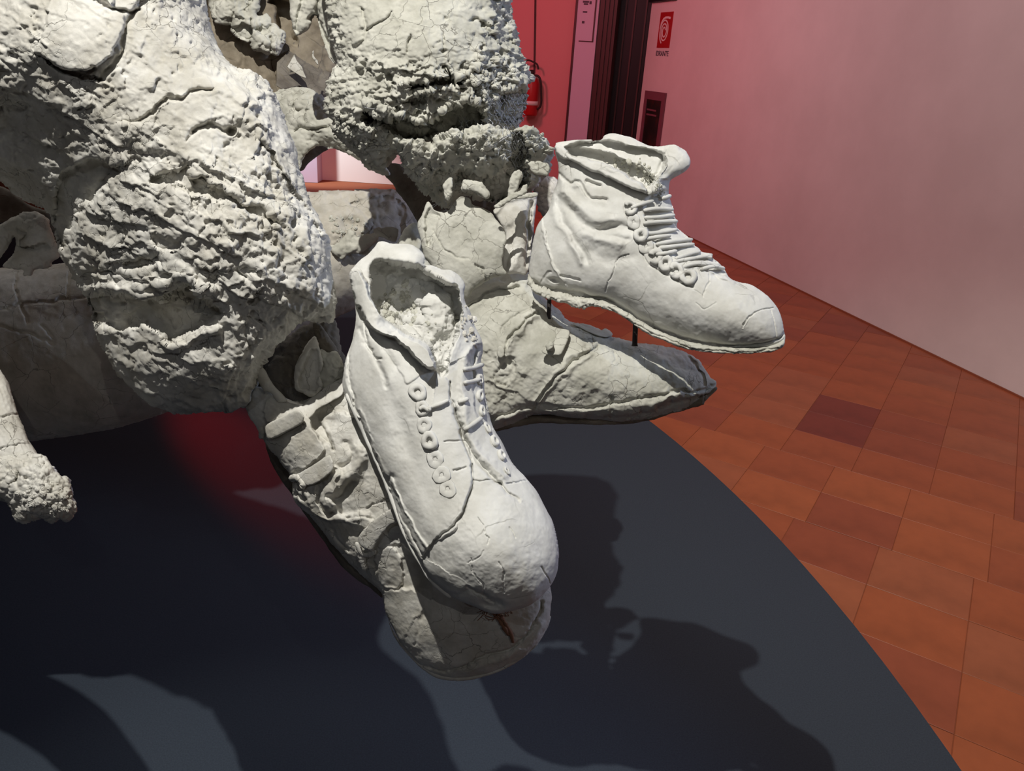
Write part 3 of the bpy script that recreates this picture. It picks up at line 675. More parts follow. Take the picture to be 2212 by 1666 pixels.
# shoe with straps, toe down
shoeA_out = [(536, 895), (528, 870), (545, 840), (562, 835), (600, 850), (640, 868), (690, 850), (745, 800), (790, 760), (900, 820), (1000, 960), (1090, 1100), (1150, 1180), (1188, 1270), (1189, 1310), (1184, 1345), (1168, 1378), (1134, 1417), (1095, 1440), (1050, 1458), (1000, 1468), (956, 1464), (920, 1447), (886, 1413), (858, 1376), (834, 1325), (824, 1280), (795, 1256), (762, 1228), (735, 1195), (700, 1155), (668, 1114), (640, 1090), (630, 1060), (632, 1035), (615, 1010), (580, 967), (556, 928)]
sa = [
 ('p', [(640, 860), (740, 800), (860, 900), (840, 960), (800, 920), (770, 900), (720, 890), (695, 910), (720, 960), (715, 970), (690, 945), (672, 912), (660, 880)], 6, -26),      # dark opening under the strap
 ('b', 700, 905, 26, 20, 20, -30), ('b', 720, 1010, 40, 60, 20, 8),
 ('p', ZS([(190, 990), (190, 800), (300, 800), (390, 830), (480, 880), (620, 1120), (640, 1230), (520, 1330), (370, 1370), (355, 1200), (400, 1120), (480, 990)]), 5, 14),
 ('p', [(640, 1075), (655, 1062), (690, 1040), (706, 1028), (722, 1010), (740, 1020), (720, 1060), (725, 1095), (745, 1125), (770, 1118), (800, 1125), (812, 1140), (765, 1135), (740, 1130), (700, 1130), (672, 1112)], 6, 13),   # rolled edge
 ('g', Z5([(240, 480), (310, 545), (330, 640), (420, 675), (520, 650), (640, 640)]), 6, -9), ('g', Z5([(250, 520), (300, 550)]), 4, 10),
 ('g', Z5([(400, 470), (370, 560), (410, 620), (440, 630)]), 5, 17), ('g', Z5([(600, 290), (585, 380), (520, 440), (450, 500), (425, 570)]), 15, -20), ('g', Z5([(560, 470), (500, 530), (430, 545)]), 6, 14), ('g', Z5([(520, 250), (560, 300), (530, 370), (470, 400)]), 7, 12),
 ('g', Z5([(640, 600), (700, 570), (760, 530)]), 1.8, 6),
 ('g', Z5([(350, 670), (420, 800), (500, 900), (600, 960), (640, 1000)]), 8, 10), ('g', Z5([(440, 720), (540, 830)]), 3, 8),
 ('p', Z5([(600, 860), (690, 830), (820, 790), (880, 850), (960, 900), (990, 1080), (920, 1060), (860, 1035), (740, 1030), (700, 1000), (680, 930)]), 5, -6),
 ('p', Z5([(680, 940), (700, 850), (780, 810), (840, 960), (830, 1020), (760, 1045), (700, 1000)]), 4, 8),
 ('s', Z5([(990, 1085), (900, 1030), (840, 1040), (720, 1035)]), 4, 8, 60), ('g', Z5([(840, 960), (835, 1010), (800, 1040), (720, 1040)]), 2.5, 9),
 ('b', 925, 1370, 70, 80, 30, 22), ('b', 1000, 1440, 90, 26, 0, 12),
 # welt line round the toe
 ('g', Z5([(850, 1380), (900, 1440), (980, 1478), (1090, 1482), (1190, 1455), (1280, 1410), (1400, 1380), (1480, 1320), (1560, 1210), (1590, 1100)]), 2.8, 12),
 ('g', Z5([(870, 1405), (960, 1500), (1100, 1515), (1260, 1465), (1400, 1420), (1530, 1350), (1610, 1230)]), 7, -7),
 ('g', Z5([(1560, 1250), (1500, 1290), (1440, 1300), (1400, 1260)]), 2, 6), ('g', Z5([(1590, 1110), (1560, 1190), (1570, 1240)]), 2, 6), ('g', Z5([(940, 1180), (920, 1260), (900, 1340)]), 3, 4),
 ('r', [(830, 1270), (1190, 1200), (1190, 1480), (850, 1480)], 20, .45, 1),
]
A2 = Relief('shoe_upper', shoeA_out, [(600, 900, .875), (1000, 1400, .85), (760, 1150, .866)], M['clay'], FA, k=.62, step=2, feats=sa, noise=[('fbm', 60, 4, 4), ('fbm', 18, 2.0, 4), ('crk', 40, .05, 4, .15), ('pla', 22, 1.3), ('fbm', 5, .7, 3)], seed=21)
def strap(R_, pts, lift, nm='strap', parent=None, mat=None, **kw):
    z = np.mean([R_.hgt(x, y, 3) for x, y in pts]); zz = [R_.hgt(x, y, 8) for x, y in pts]
    P = np.array(pts); A_ = np.c_[P, np.ones(len(P))]; g = np.linalg.lstsq(A_, np.array(zz), rcond=None)[0]
    # depth plane equal to the surface under the strap
    dpts = [(x, y, float(R_.D(x, y) * (1 - (g[0] * x + g[1] * y + g[2] + lift) / F))) for x, y in pts]
    r = Relief(nm, pts, dpts, mat or M['clay'], parent, k=kw.get('k', 1.0), cap=kw.get('cap', 9), step=kw.get('step', 1.8), feats=kw.get('feats', ()), noise=kw.get('noise', [('fbm', 18, 1.6, 4), ('crk', 30, .05, 2.2, .1), ('fbm', 5, .6, 3)]), back=1.0, seed=kw.get('seed', 5), smooth_out=kw.get('so', True))
    return r
s1 = strap(A2, ZS([(475, 905), (490, 850), (620, 745), (700, 690), (800, 640), (812, 680), (795, 770), (700, 830), (600, 890), (555, 940), (515, 958)]), 16, 'strap', FA, seed=31, cap=8)
s2 = strap(A2, ZS([(170, 1020), (200, 1005), (330, 940), (440, 890), (490, 930), (495, 965), (470, 1000), (380, 1050), (280, 1100), (215, 1118), (195, 1080)]), 20, 'strap', FA, seed=32, cap=8)
tube('strap_pin', A2, [(566, 925), (564, 944)], 7, M['clay'], s2.ob, 22, wob=.2)
s3 = strap(A2, ZS([(405, 1400), (470, 1380), (600, 1300), (690, 1245), (715, 1280), (722, 1350), (680, 1400), (600, 1460), (520, 1480), (470, 1440)]), 18, 'strap', FA, seed=33, cap=8)
tube('strap_pin', A2, [(630, 1034), (642, 1032), (655, 1046), (652, 1052)], 7.5, M['clay'], s3.ob, 20, wob=.2)
s4 = strap(A2, Z5([(590, 760), (620, 720), (680, 660), (780, 600), (810, 620), (815, 670), (760, 700), (700, 770), (670, 830), (640, 830), (600, 800)]), 18, 'strap', FA, seed=34, cap=8)
tube('strap_pin', A2, Z5([(580, 790), (610, 850), (650, 855), (680, 835)]), 5.5, M['clay'], s4.ob, 14, wob=.2)
tube('strap_pin', A2, Z5([(590, 820), (610, 880), (625, 930)]), 8, M['clay'], s4.ob, 8, wob=.25)
Relief('buckle', Z5([(420, 300), (450, 270), (520, 262), (560, 285), (555, 330), (520, 375), (470, 375), (440, 345)]), [(735, 985, .84)], M['clay'], FA, k=1.0, step=1.8, feats=[('g', Z5([(470, 290), (500, 320), (495, 360)]), 3, 6), ('p', Z5([(470, 320), (540, 310), (530, 350), (480, 350)]), 3, -5)], noise=[('fbm', 12, 2, 4), ('pla', 14, 1.5)], seed=36)
Relief('sole_edge', [(832, 1320), (850, 1365), (872, 1392), (905, 1425), (940, 1450), (985, 1460), (1040, 1455), (1085, 1438), (1080, 1425), (1120, 1418), (1150, 1395), (1176, 1350), (1190, 1330), (1180, 1362), (1150, 1405), (1100, 1441), (1050, 1461), (1000, 1471), (950, 1467), (915, 1448), (882, 1416), (852, 1376)], [(850, 1360, .872), (1000, 1460, .84), (1180, 1340, .85)], M['clay'], FA, k=1.6, step=1.8, noise=[('fbm', 14, 1, 4)], seed=38)
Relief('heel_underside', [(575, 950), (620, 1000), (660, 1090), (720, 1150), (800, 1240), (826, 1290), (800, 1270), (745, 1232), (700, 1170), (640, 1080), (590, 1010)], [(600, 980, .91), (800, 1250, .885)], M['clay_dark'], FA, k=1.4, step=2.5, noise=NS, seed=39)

# ===== clay boot with laces, standing on that shoe, toe down (front boot)
BA = thing('clay_boot', 'front empty clay ankle boot pointing down, open collar, few lace stubs', 'boot', ent(1060, 1300, .80), 'empty laced clay boots above the figures\' shoes')
bootA_out = [(754, 592), (768, 573), (804, 541), (819, 521), (846, 526), (869, 527), (884, 529), (902, 538), (916, 552), (915, 574), (932, 577), (952, 584), (975, 585), (992, 596), (1003, 617), (1002, 632), (1006, 653), (1014, 668), (1021, 689), (1028, 712), (1040, 735), (1042, 760), (1040, 785), (1045, 815), (1048, 850), (1057, 894), (1064, 923), (1085, 958), (1107, 999), (1134, 1030), (1158, 1062), (1176, 1094), (1194, 1127), (1205, 1170), (1207, 1210), (1200, 1246), (1180, 1278), (1146, 1306), (1100, 1322), (1062, 1326), (1020, 1308), (972, 1288), (940, 1262), (908, 1220), (893, 1197), (870, 1150), (845, 1082), (828, 1035), (808, 990), (786, 945), (762, 895), (746, 855), (741, 826), (747, 775), (761, 732), (768, 690), (766, 655), (760, 625)]
rim_in = [(806, 566), (830, 560), (860, 566), (902, 574), (930, 590), (958, 606), (984, 620), (990, 650), (996, 684), (986, 725), (972, 765), (966, 800), (950, 812), (938, 775), (925, 752), (902, 738), (872, 722), (855, 708), (832, 690), (815, 667), (804, 628), (798, 592)]
ba = [
 ('b', 1060, 1190, 120, 100, 40, 46), ('b', 880, 800, 70, 180, -20, 12), ('b', 830, 700, 60, 60, 0, 10),
 ('p', rim_in, 8, -130), ('b', 850, 640, 34, 60, -15, -60), ('b', 945, 680, 40, 70, -10, 26), ('b', 915, 560, 50, 22, 0, 14), ('b', 850, 700, 30, 20, 20, -50), ('p', [(850, 640), (880, 615), (930, 625), (925, 680), (890, 690), (862, 672)], 5, -14), ('b', 905, 640, 14, 12, 0, 14), ('b', 900, 690, 16, 10, 0, 14),
 # rim of the collar, rolled outwards at the near side
 ('p', Z4([(140, 310), (200, 290), (300, 500), (430, 640), (560, 700), (640, 780), (675, 885), (600, 900), (540, 940), (500, 975), (440, 870), (350, 750), (260, 620), (200, 520), (165, 420)]), 4, 4),
 ('p', Z4([(150, 300), (215, 300), (290, 470), (350, 560), (430, 630), (520, 650), (570, 700), (640, 770), (672, 880), (600, 860), (520, 770), (430, 700), (330, 660), (250, 590), (200, 500), (165, 410)]), 5, 38),
 ('s', Z4([(672, 880), (600, 862), (520, 775), (430, 705), (330, 665), (255, 592), (205, 500)]), 4, -24, 26),
 ('g', Z4([(230, 600), (300, 720), (360, 830), (380, 960)]), 14, -6), ('g', Z4([(210, 640), (270, 760), (340, 890), (375, 990)]), 5, 7), ('g', Z4([(285, 660), (370, 770), (440, 870)]), 6, 5),
 ('g', Z4([(180, 560), (150, 760), (160, 960), (190, 1100), (220, 1210)]), 2.6, 9), ('g', Z4([(150, 760), (130, 900), (150, 1030), (200, 1180)]), 4, -5), ('g', Z4([(235, 600), (250, 700), (300, 810), (340, 820)]), 2, 8),
 # tongue, quarters and the split between them
 ('s', Z4([(700, 890), (760, 1010), (790, 1180), (830, 1290), (880, 1400), (893, 1540), (870, 1640)]) + Z5([(1110, 720), (1000, 790), (945, 865)]), 3, -11, 40),
 ('g', Z4([(745, 960), (780, 1110), (815, 1240), (850, 1350), (890, 1440), (893, 1540), (872, 1640)]) + Z5([(1150, 650), (1080, 715), (1000, 790), (942, 868)]), 2.3, 13),
 ('g', Z4([(790, 1130), (830, 1270), (900, 1400), (980, 1500), (1050, 1570)]), 5, 15), ('g', Z4([(1050, 1570), (1100, 1620), (1170, 1670)]), 4, 12), ('g', Z5([(1345, 470), (1400, 515), (1480, 565)]), 2.2, -4),
 ('g', Z4([(900, 740), (850, 830), (835, 960), (840, 1100), (860, 1240), (950, 1400), (1080, 1520)]), 8, -9),
 ('g', Z4([(905, 760), (890, 860), (890, 950)]), 6, 16), ('p', Z4([(900, 745), (950, 760), (948, 1000), (990, 1160), (1015, 1240), (940, 1200), (900, 1080), (890, 900)]), 5, -12),
 ('g', Z5([(1130, 395), (1180, 380)]), 2, 5), ('g', Z4([(720, 1320), (850, 1310)]), 1.5, 4), ('g', Z4([(780, 1490), (820, 1480)]), 2, 5),
 ('g', Z5([(1215, 445), (1330, 455), (1350, 465)]), 1.6, 6), ('g', Z5([(1400, 460), (1505, 455)]), 1.6, 6),
 # toe cap cracks
 ('g', Z5([(1240, 655), (1275, 700), (1285, 740), (1310, 770), (1300, 800)]), 1.0, 5), ('g', Z5([(1360, 900), (1385, 960), (1380, 1060)]), 1.0, 4), ('g', Z5([(1200, 880), (1215, 950), (1270, 1010), (1265, 1090)]), 1.0, 4), ('g', Z5([(1590, 920), (1620, 970), (1640, 1010)]), 1.1, 5), ('g', Z5([(1180, 900), (1240, 870), (1280, 830)]), 1.0, 3), ('g', Z5([(1420, 700), (1450, 760)]), 1.0, 3), ('g', Z5([(1080, 1080), (1200, 1060), (1300, 1090), (1370, 1120)]), 5, 10), ('b', 1060, 1306, 26, 10, 10, -26), ('g', Z5([(1190, 1040), (1270, 1080), (1330, 1110)]), 3, 12),
 # welt along the left side
 ('g', Z5([(590, 120), (640, 230), (700, 370), (760, 500), (800, 640), (860, 780), (935, 905), (1000, 1010), (1090, 1085)]), 3, 10), ('g', Z5([(615, 180), (690, 350)]), 3, 14),
 ('g', Z5([(770, 430), (830, 580), (890, 700), (970, 830)]), 3, -7), ('g', Z5([(755, 440), (800, 580), (870, 730), (935, 850)]), 3.5, 8), ('b', 846, 1030, 8, 6, 20, -12),
 ('g', Z5([(600, 60), (640, 170), (700, 330), (750, 420)]), 3, -4),
 ('b', 840, 1000, 30, 60, -25, 10), ('b', 870, 930, 18, 80, -18, -8), ('b', 905, 1100, 24, 50, -20, 6),
 ('r', rim_in, 8, 5, 1), ('r', [(735, 500), (1060, 500), (1050, 790), (960, 790), (900, 720), (840, 690), (800, 620), (740, 620)], 10, 1.9, 1),
]
B1_ = Relief('boot_upper', bootA_out, [(850, 560, .86), (1060, 1190, .75), (760, 900, .81)], M['clay_smooth'], BA, k=.85, step=1.4, feats=ba,
  noise=[('fbm', 70, 3, 3), ('fbm', 24, 1.0, 3), ('crk', 60, .022, 1.4, .0), ('fbm', 6, .3, 3)], seed=41, warp=((3, 22), (1.6, 7)))
for i, (x, y, ro, ri, h_) in enumerate([(902, 847, 20, 6, 5), (912, 882, 17, 5, 4), (916, 918, 18, 5, 3), (928, 952, 20, 6, 7), (940, 992, 20, 4, 2.0), (954, 1026, 20, 4, 1.8), (967, 1056, 20, 4, 1.8)]):
    ring('eyelet', B1_, x, y, ro, ri, M['clay_smooth'], BA, 2 if h_ > 3 else .2, h_, seed=i)
for i, (x, y, ro, ri, h_) in enumerate([(1035, 820, 13, 4, 4), (1035, 855, 14, 4, 5), (1040, 888, 13, 4, 4), (1052, 925, 13, 4, 3), (1067, 954, 15, 5, 5), (1082, 984, 14, 5, 5), (1094, 1018, 10, 3, 2)]):
    ring('eyelet', B1_, x, y, ro, ri, M['clay_smooth'], BA, 2.5, h_, sq=.78, seed=20 + i)
for i, (p, lf) in enumerate([([(930, 880), (950, 873), (968, 865)], 5), ([(906, 884), (915, 880), (926, 886), (928, 878)], 8), ([(1002, 798), (1020, 796), (1042, 788)], 7), ([(1004, 827), (1018, 825), (1038, 819)], 7), ([(990, 868), (1000, 866), (1010, 862)], 4), ([(1003, 928), (1020, 918), (1040, 903)], 6)]):
    tube('lace_stub', B1_, p, 5.0, M['clay_smooth'], BA, lf, seed=i)
# crumbs of clay inside the collar
rng = np.random.RandomState(5)
def crumb(name, R_, x, y, r, lift, mat, parent, seed, flat=1.0):
    rg = np.random.RandomState(seed); vs = []; fs = []; nu, nv = 9, 6
    sx, sy = r * rg.uniform(.7, 1.3), r * rg.uniform(.7, 1.2); an = rg.uniform(0, 3.14); z = R_.hgt(x, y, 2)
    for i in range(nv):
        for j in range(nu):
            t = math.pi * (i + .5) / nv; p = 2 * math.pi * j / nu; q = 1 + rg.uniform(-.16, .16)
            a, b_, c = sx * math.sin(t) * math.cos(p) * q, sy * math.sin(t) * math.sin(p) * q, r * flat * math.cos(t) * q
            vs.append((x + a * math.cos(an) - b_ * math.sin(an), y + a * math.sin(an) + b_ * math.cos(an), z + lift + c))
    for i in range(nv - 1):
        for j in range(nu): k = (j + 1) % nu; fs.append((i * nu + j, (i + 1) * nu + j, (i + 1) * nu + k, i * nu + k))
    fs.append(tuple(range(nu))); fs.append(tuple((nv - 1) * nu + j for j in range(nu))[::-1])
    return [tuple(v) for v in R_.world(np.array(vs))], fs
def crumbs(name, R_, poly, n, rmin, rmax, mat, parent, seed, lift=0, flat=.8):
    rg = np.random.RandomState(seed); p = np.array(poly); V_, F_ = [], []; k = 0
    while k < n:
        x, y = rg.uniform(p[:, 0].min(), p[:, 0].max()), rg.uniform(p[:, 1].min(), p[:, 1].max())
        if not inside(np.array([x]), np.array([y]), p)[0]: continue
        v, f = crumb(name, R_, x, y, rmin + (rmax - rmin) * rg.rand() ** 2, lift, mat, parent, seed * 1000 + k, flat)
        o_ = len(V_); V_ += v; F_ += [tuple(i + o_ for i in q) for q in f]; k += 1
    o = mesh_py(name, V_, F_, mat, parent, False); o['kind'] = 'stuff'; return o
crumbs('clay_crumbs', B1_, [(815, 640), (900, 600), (930, 640), (900, 700), (870, 715), (835, 690)], 60, 4, 12, M['clay_green'], BA, 3)
crumbs('clay_crumbs', B1_, [(880, 650), (985, 620), (992, 700), (960, 770), (930, 740)], 26, 1.5, 5, M['clay_green'], BA, 4)
crumbs('clay_crumbs', B1_, [(1000, 650), (1024, 690), (1035, 740), (1010, 750), (995, 700)], 30, 2, 7, M['clay'], BA, 6)
# brown fibre rope coming out under the toe
for i, pts in enumerate([[(1048, 1302), (1065, 1312), (1078, 1328), (1090, 1345), (1102, 1366), (1108, 1388)], [(1040, 1306), (1058, 1318), (1072, 1332), (1086, 1352), (1098, 1372)], [(1056, 1300), (1074, 1310), (1090, 1322)], [(1036, 1300), (1050, 1310), (1062, 1318)]]):
    tube('rope', A2, pts, 4.2 if i < 2 else 3.2, M['rope'], BA, 10, wob=.35, seed=i)
for i in range(22):
    rg = np.random.RandomState(i); x, y = 1045 + rg.rand() * 50, 1302 + rg.rand() * 20
    tube('frayed_fibre', A2, [(x, y), (x + rg.uniform(-14, 14), y + rg.uniform(4, 14)), (x + rg.uniform(-22, 22), y + rg.uniform(8, 26))], .9, M['rope'], BA, 14 + rg.rand() * 12, sides=4)
for nm, pts, r_ in (('welt', Z5([(520, -20), (560, 70), (605, 170), (640, 250), (690, 360), (740, 480), (790, 620), (850, 770), (925, 905), (985, 1000), (1085, 1085)]), 5),):
    tube(nm, B1_, [(x + 3, y) for x, y in pts], r_, M['clay_smooth'], BA, 2, wob=.12, n=4)

# ===== middle figure
FB = thing('clay_figure', 'green-lit clay figure behind with crumbling wire-lined knee above buckled shoe', 'sculpture', ent(1100, 1000, 1.25))
kb_out = Z2([(330, -560), (1400, -560), (1440, -60), (1480, 100), (1505, 200), (1520, 300), (1530, 370), (1560, 405), (1582, 440), (1578, 480), (1550, 505), (1556, 600), (1530, 660), (1500, 720), (1420, 760), (1240, 800), (1100, 800), (960, 840), (830, 850), (740, 985), (690, 985), (600, 930), (520, 860), (440, 780), (425, 700), (388, 650), (378, 560), (392, 480), (410, 410), (455, 370), (450, 340), (420, 260), (395, 120), (385, -60)])
kbf = [
 ('b', 900, 90, 180, 90, 0, 26), ('b', 960, 190, 170, 60, 0, 14), ('b', 780, 240, 60, 60, 0, 14), ('b', 900, 275, 120, 14, 2, 16),
 ('p', Z2([(560, 610), (640, 650), (720, 690), (850, 690), (980, 710), (1060, 660), (1120, 620), (1190, 592), (1250, 608), (1300, 680), (1290, 740), (1180, 760), (1060, 790), (960, 800), (860, 810), (760, 780), (690, 720), (620, 690)]), 9, -75),
 ('p', Z2([(590, 670), (650, 690), (690, 740), (620, 730)]), 5, -40),
 ('p', Z2([(860, 500), (930, 480), (1000, 470), (1060, 470), (1100, 430), (1190, 440), (1240, 400), (1270, 390), (1230, 450), (1150, 490), (1100, 500), (1000, 510), (940, 530), (880, 560)]), 5, -34), ('p', Z2([(900, 560), (960, 560), (950, 620), (880, 610), (820, 600)]), 6, -26),
 ('p', Z2([(1390, 560), (1540, 520), (1550, 640), (1500, 710), (1420, 700)]), 10, -36), ('g', Z2([(800, 660), (860, 690), (1000, 690), (1070, 640), (1180, 585), (1280, 600)]), 5, -12),
 ('g', Z2([(620, 180), (660, 155), (720, 120), (770, 70)]), 2.2, 9), ('g', Z2([(880, 205), (860, 260), (850, 300)]), 2, 8), ('g', Z2([(1068, 200), (1075, 300)]), 1.8, 7), ('g', Z2([(600, 60), (620, 150), (600, 230), (550, 280)]), 5, 9),
 ('g', Z2([(640, 580), (740, 640), (820, 680)]), 9, -9), ('b', 1090, 100, 30, 120, 12, -10), ('g', Z2([(1400, 40), (1430, 180), (1470, 260)]), 6, 14), ('g', Z2([(1240, 110), (1320, 170), (1380, 260)]), 5, 10),
 ('r', Z2([(450, -300), (1230, -300), (1250, 340), (800, 330), (520, 260)]), 22, .28, 1.0), ('r', Z2([(850, 400), (1600, 330), (1600, 760), (500, 800), (560, 600)]), 20, 1.45, 1),
]
K2 = Relief('thigh_and_knee', kb_out, [(900, 50, 1.12), (800, 300, 1.10), (1100, 250, 1.13)], M['clay_green'], FB, k=.8, step=2.2, feats=kbf,
  noise=[('fbm', 70, 6, 3), ('fbm', 24, 3, 3), ('led', 34, 8, 8, .9), ('led', 16, 4.5, -10, 1.0), ('fac', 26, 5.5), ('fac', 12, 3.6), ('crk', 30, .09, 7, .35), ('hol', 24, 12, .64), ('fbm', 6, 1.2, 3)], seed=52)
kl_out = Z2([(775, 820), (800, 800), (850, 812), (900, 830), (940, 805), (1000, 840), (1030, 800), (1090, 770), (1140, 745), (1180, 780), (1240, 740), (1310, 715), (1370, 745), (1440, 765), (1500, 745), (1580, 738), (1610, 760), (1640, 792), (1690, 828), (1698, 900), (1690, 980), (1650, 1050), (1590, 1105), (1540, 1120), (1490, 1190), (1400, 1185), (1340, 1175), (1260, 1150), (1180, 1140), (1120, 1190), (1060, 1190), (1000, 1150), (930, 1090), (860, 1010), (820, 950), (800, 890)])
K3 = Relief('shin_lump', kl_out, [(1000, 350, 1.08), (1100, 350, 1.10), (1000, 420, 1.12)], M['clay_green'], FB, k=.7, step=2.2,
  feats=[('p', Z2([(1140, 1010), (1200, 980), (1300, 1020), (1400, 1030), (1440, 980), (1480, 900), (1520, 860), (1560, 1000), (1540, 1090), (1400, 1180), (1280, 1130), (1180, 1060)]), 9, -40), ('p', Z2([(1460, 800), (1530, 790), (1560, 900), (1540, 1060), (1490, 1080), (1470, 940)]), 7, -26), ('b', 985, 400, 60, 40, 30, -14), ('r', kl_out, 5, 1, 1)],
  noise=[('fbm', 50, 5, 3), ('fac', 26, 9), ('fac', 13, 5), ('crk', 27, .14, 10, .9), ('lmp', 18, 4), ('hol', 16, 9, .62), ('fbm', 6, 1.4, 3)], seed=57)
for i, (poly, D_) in enumerate([(Z2([(1175, 1060), (1220, 1045), (1290, 1060), (1330, 1120), (1325, 1160), (1280, 1140), (1230, 1110), (1180, 1110)]), 1.05), (Z2([(1470, 1010), (1510, 985), (1520, 1030), (1480, 1130), (1440, 1160), (1450, 1080)]), 1.05), (Z2([(1370, 1190), (1460, 1130), (1540, 1095), (1550, 1120), (1450, 1170), (1390, 1210)]), 1.03), (Z2([(1080, 1050), (1120, 1040), (1110, 1140), (1085, 1160), (1065, 1100)]), 1.05), (Z2([(1560, 950), (1640, 940), (1690, 960), (1670, 1020), (1590, 1000)]), 1.07)]):
    Relief('clay_shard', poly, [(poly[0][0], poly[0][1], D_)], M['clay_green'], FB, k=.8, cap=9, step=1.8, noise=[('fbm', 14, 3, 4), ('pla', 14, 2), ('fbm', 5, 1, 3)], seed=60 + i)
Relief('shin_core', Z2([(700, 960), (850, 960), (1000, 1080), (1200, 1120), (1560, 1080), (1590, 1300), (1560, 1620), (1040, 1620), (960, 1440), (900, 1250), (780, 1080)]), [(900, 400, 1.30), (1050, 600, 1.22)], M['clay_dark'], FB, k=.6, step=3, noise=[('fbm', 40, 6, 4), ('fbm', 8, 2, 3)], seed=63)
crumbs('clay_crumbs', K2, Z2([(440, 640), (600, 720), (760, 830), (700, 930), (560, 860), (440, 750)]), 60, 3, 8, M['clay_green'], FB, 11)
crumbs('clay_crumbs', K2, Z2([(1230, 400), (1540, 400), (1500, 600), (1300, 640)]), 70, 3, 11, M['clay_green'], FB, 12, 2)
crumbs('clay_crumbs', K2, Z2([(820, 470), (1000, 480), (980, 620), (800, 640)]), 45, 3, 8, M['clay_green'], FB, 13, 2)
crumbs('clay_crumbs', K3, Z2([(850, 1000), (1080, 1000), (1100, 1180), (980, 1130)]), 40, 2, 6, M['clay_green'], FB, 14)
crumbs('clay_crumbs', K3, Z2([(1100, 780), (1640, 780), (1660, 860), (1440, 900), (1120, 860)]), 60, 3, 9, M['clay_green'], FB, 15, 1)
# chicken wire: hexagonal strands in the torn knee
def wire_net(name, R_, poly, cell, parent, seed, lift, mat=None, drape=None):
    rg = np.random.RandomState(seed); p = np.array(poly); x0, y0 = p.min(0); x1, y1 = p.max(0); node = {}; k = 0
    V_, F_ = [], []
    def nd(i, j, s_):
        key = (i, j, s_)
        if key not in node:
            x = x0 + i * cell * 1.0 + (cell * .5 if j % 2 else 0) ; y = y0 + j * cell * .86 + (cell * .3 if s_ else 0)
            node[key] = np.array([x + rg.uniform(-.18, .18) * cell, y + rg.uniform(-.2, .2) * cell, 0])
        return node[key]
    segs = []
    for j in range(int((y1 - y0) / (cell * .86)) + 1):
        for i in range(int((x1 - x0) / cell) + 1):
            segs.append((nd(i, j, 0), nd(i, j, 1)))
            o_ = 1 if j % 2 else 0
            segs.append((nd(i, j, 1), nd(i + o_, j + 1, 0))); segs.append((nd(i, j, 1), nd(i + o_ - 1, j + 1, 0)))
    for a, b_ in segs:
        mx, my = (a[0] + b_[0]) / 2, (a[1] + b_[1]) / 2
        if not inside(np.array([mx]), np.array([my]), p)[0] or rg.rand() < .12: continue
        pts = []
        for q in (a, b_): pts.append([q[0], q[1], (R_.hgt(q[0], q[1], 14) + lift)])
        P = np.array([pts[0], (np.array(pts[0]) + pts[1]) / 2 + rg.uniform(-2, 2, 3), pts[1]]); r_ = 1.1
        for i in range(3):
            for c in range(4):
                t = c * math.pi / 2; V_.append(P[i] + np.array([math.cos(t) * r_, math.sin(t) * r_ * .5, math.sin(t) * r_]))
        o_ = k * 12
        for i in range(2):
            for c in range(4): F_.append((o_ + i * 4 + c, o_ + i * 4 + (c + 1) % 4, o_ + (i + 1) * 4 + (c + 1) % 4, o_ + (i + 1) * 4 + c))
        k += 1
    o = mesh_py(name, R_.world(np.array(V_)), F_, mat or M['wire'], parent, True); o['kind'] = 'stuff'; return o
wire_net('chicken_wire', K2, Z2([(1330, 560), (1560, 540), (1540, 680), (1500, 740), (1380, 760), (1300, 720)]), 9, FB, 1, 16)
wire_net('chicken_wire', K2, Z2([(1160, 700), (1340, 690), (1420, 800), (1300, 820), (1180, 790)]), 11, FB, 2, 40)
wire_net('chicken_wire', K3, Z2([(1440, 760), (1560, 780), (1580, 1020), (1500, 1080), (1460, 950)]), 9, FB, 3, 10)
for i in range(46):
    rg = np.random.RandomState(700 + i)
    q = [(1440, 790, 100, 120), (1240, 730, 90, 50), (620, 660, 60, 60), (1060, 1190, 60, 40)][0 if i < 22 else 1 if i < 34 else 2 if i < 40 else 3]
    x, y = Z2([(q[0] + rg.uniform(-.5, 1) * q[2], q[1] + rg.uniform(-.5, 1) * q[3])])[0]
    a = rg.uniform(0, 6.28); l_ = rg.uniform(8, 26)
    R_ = K3 if y > 290 else K2
    tube('wire_end', R_, [(x, y), (x + l_ * .5 * math.cos(a) + rg.uniform(-3, 3), y + l_ * .5 * math.sin(a)), (x + l_ * math.cos(a), y + l_ * math.sin(a) + rg.uniform(-4, 4))], .8, M['wire'], FB, 8 + rg.rand() * 8, sides=4, n=3, wob=0)

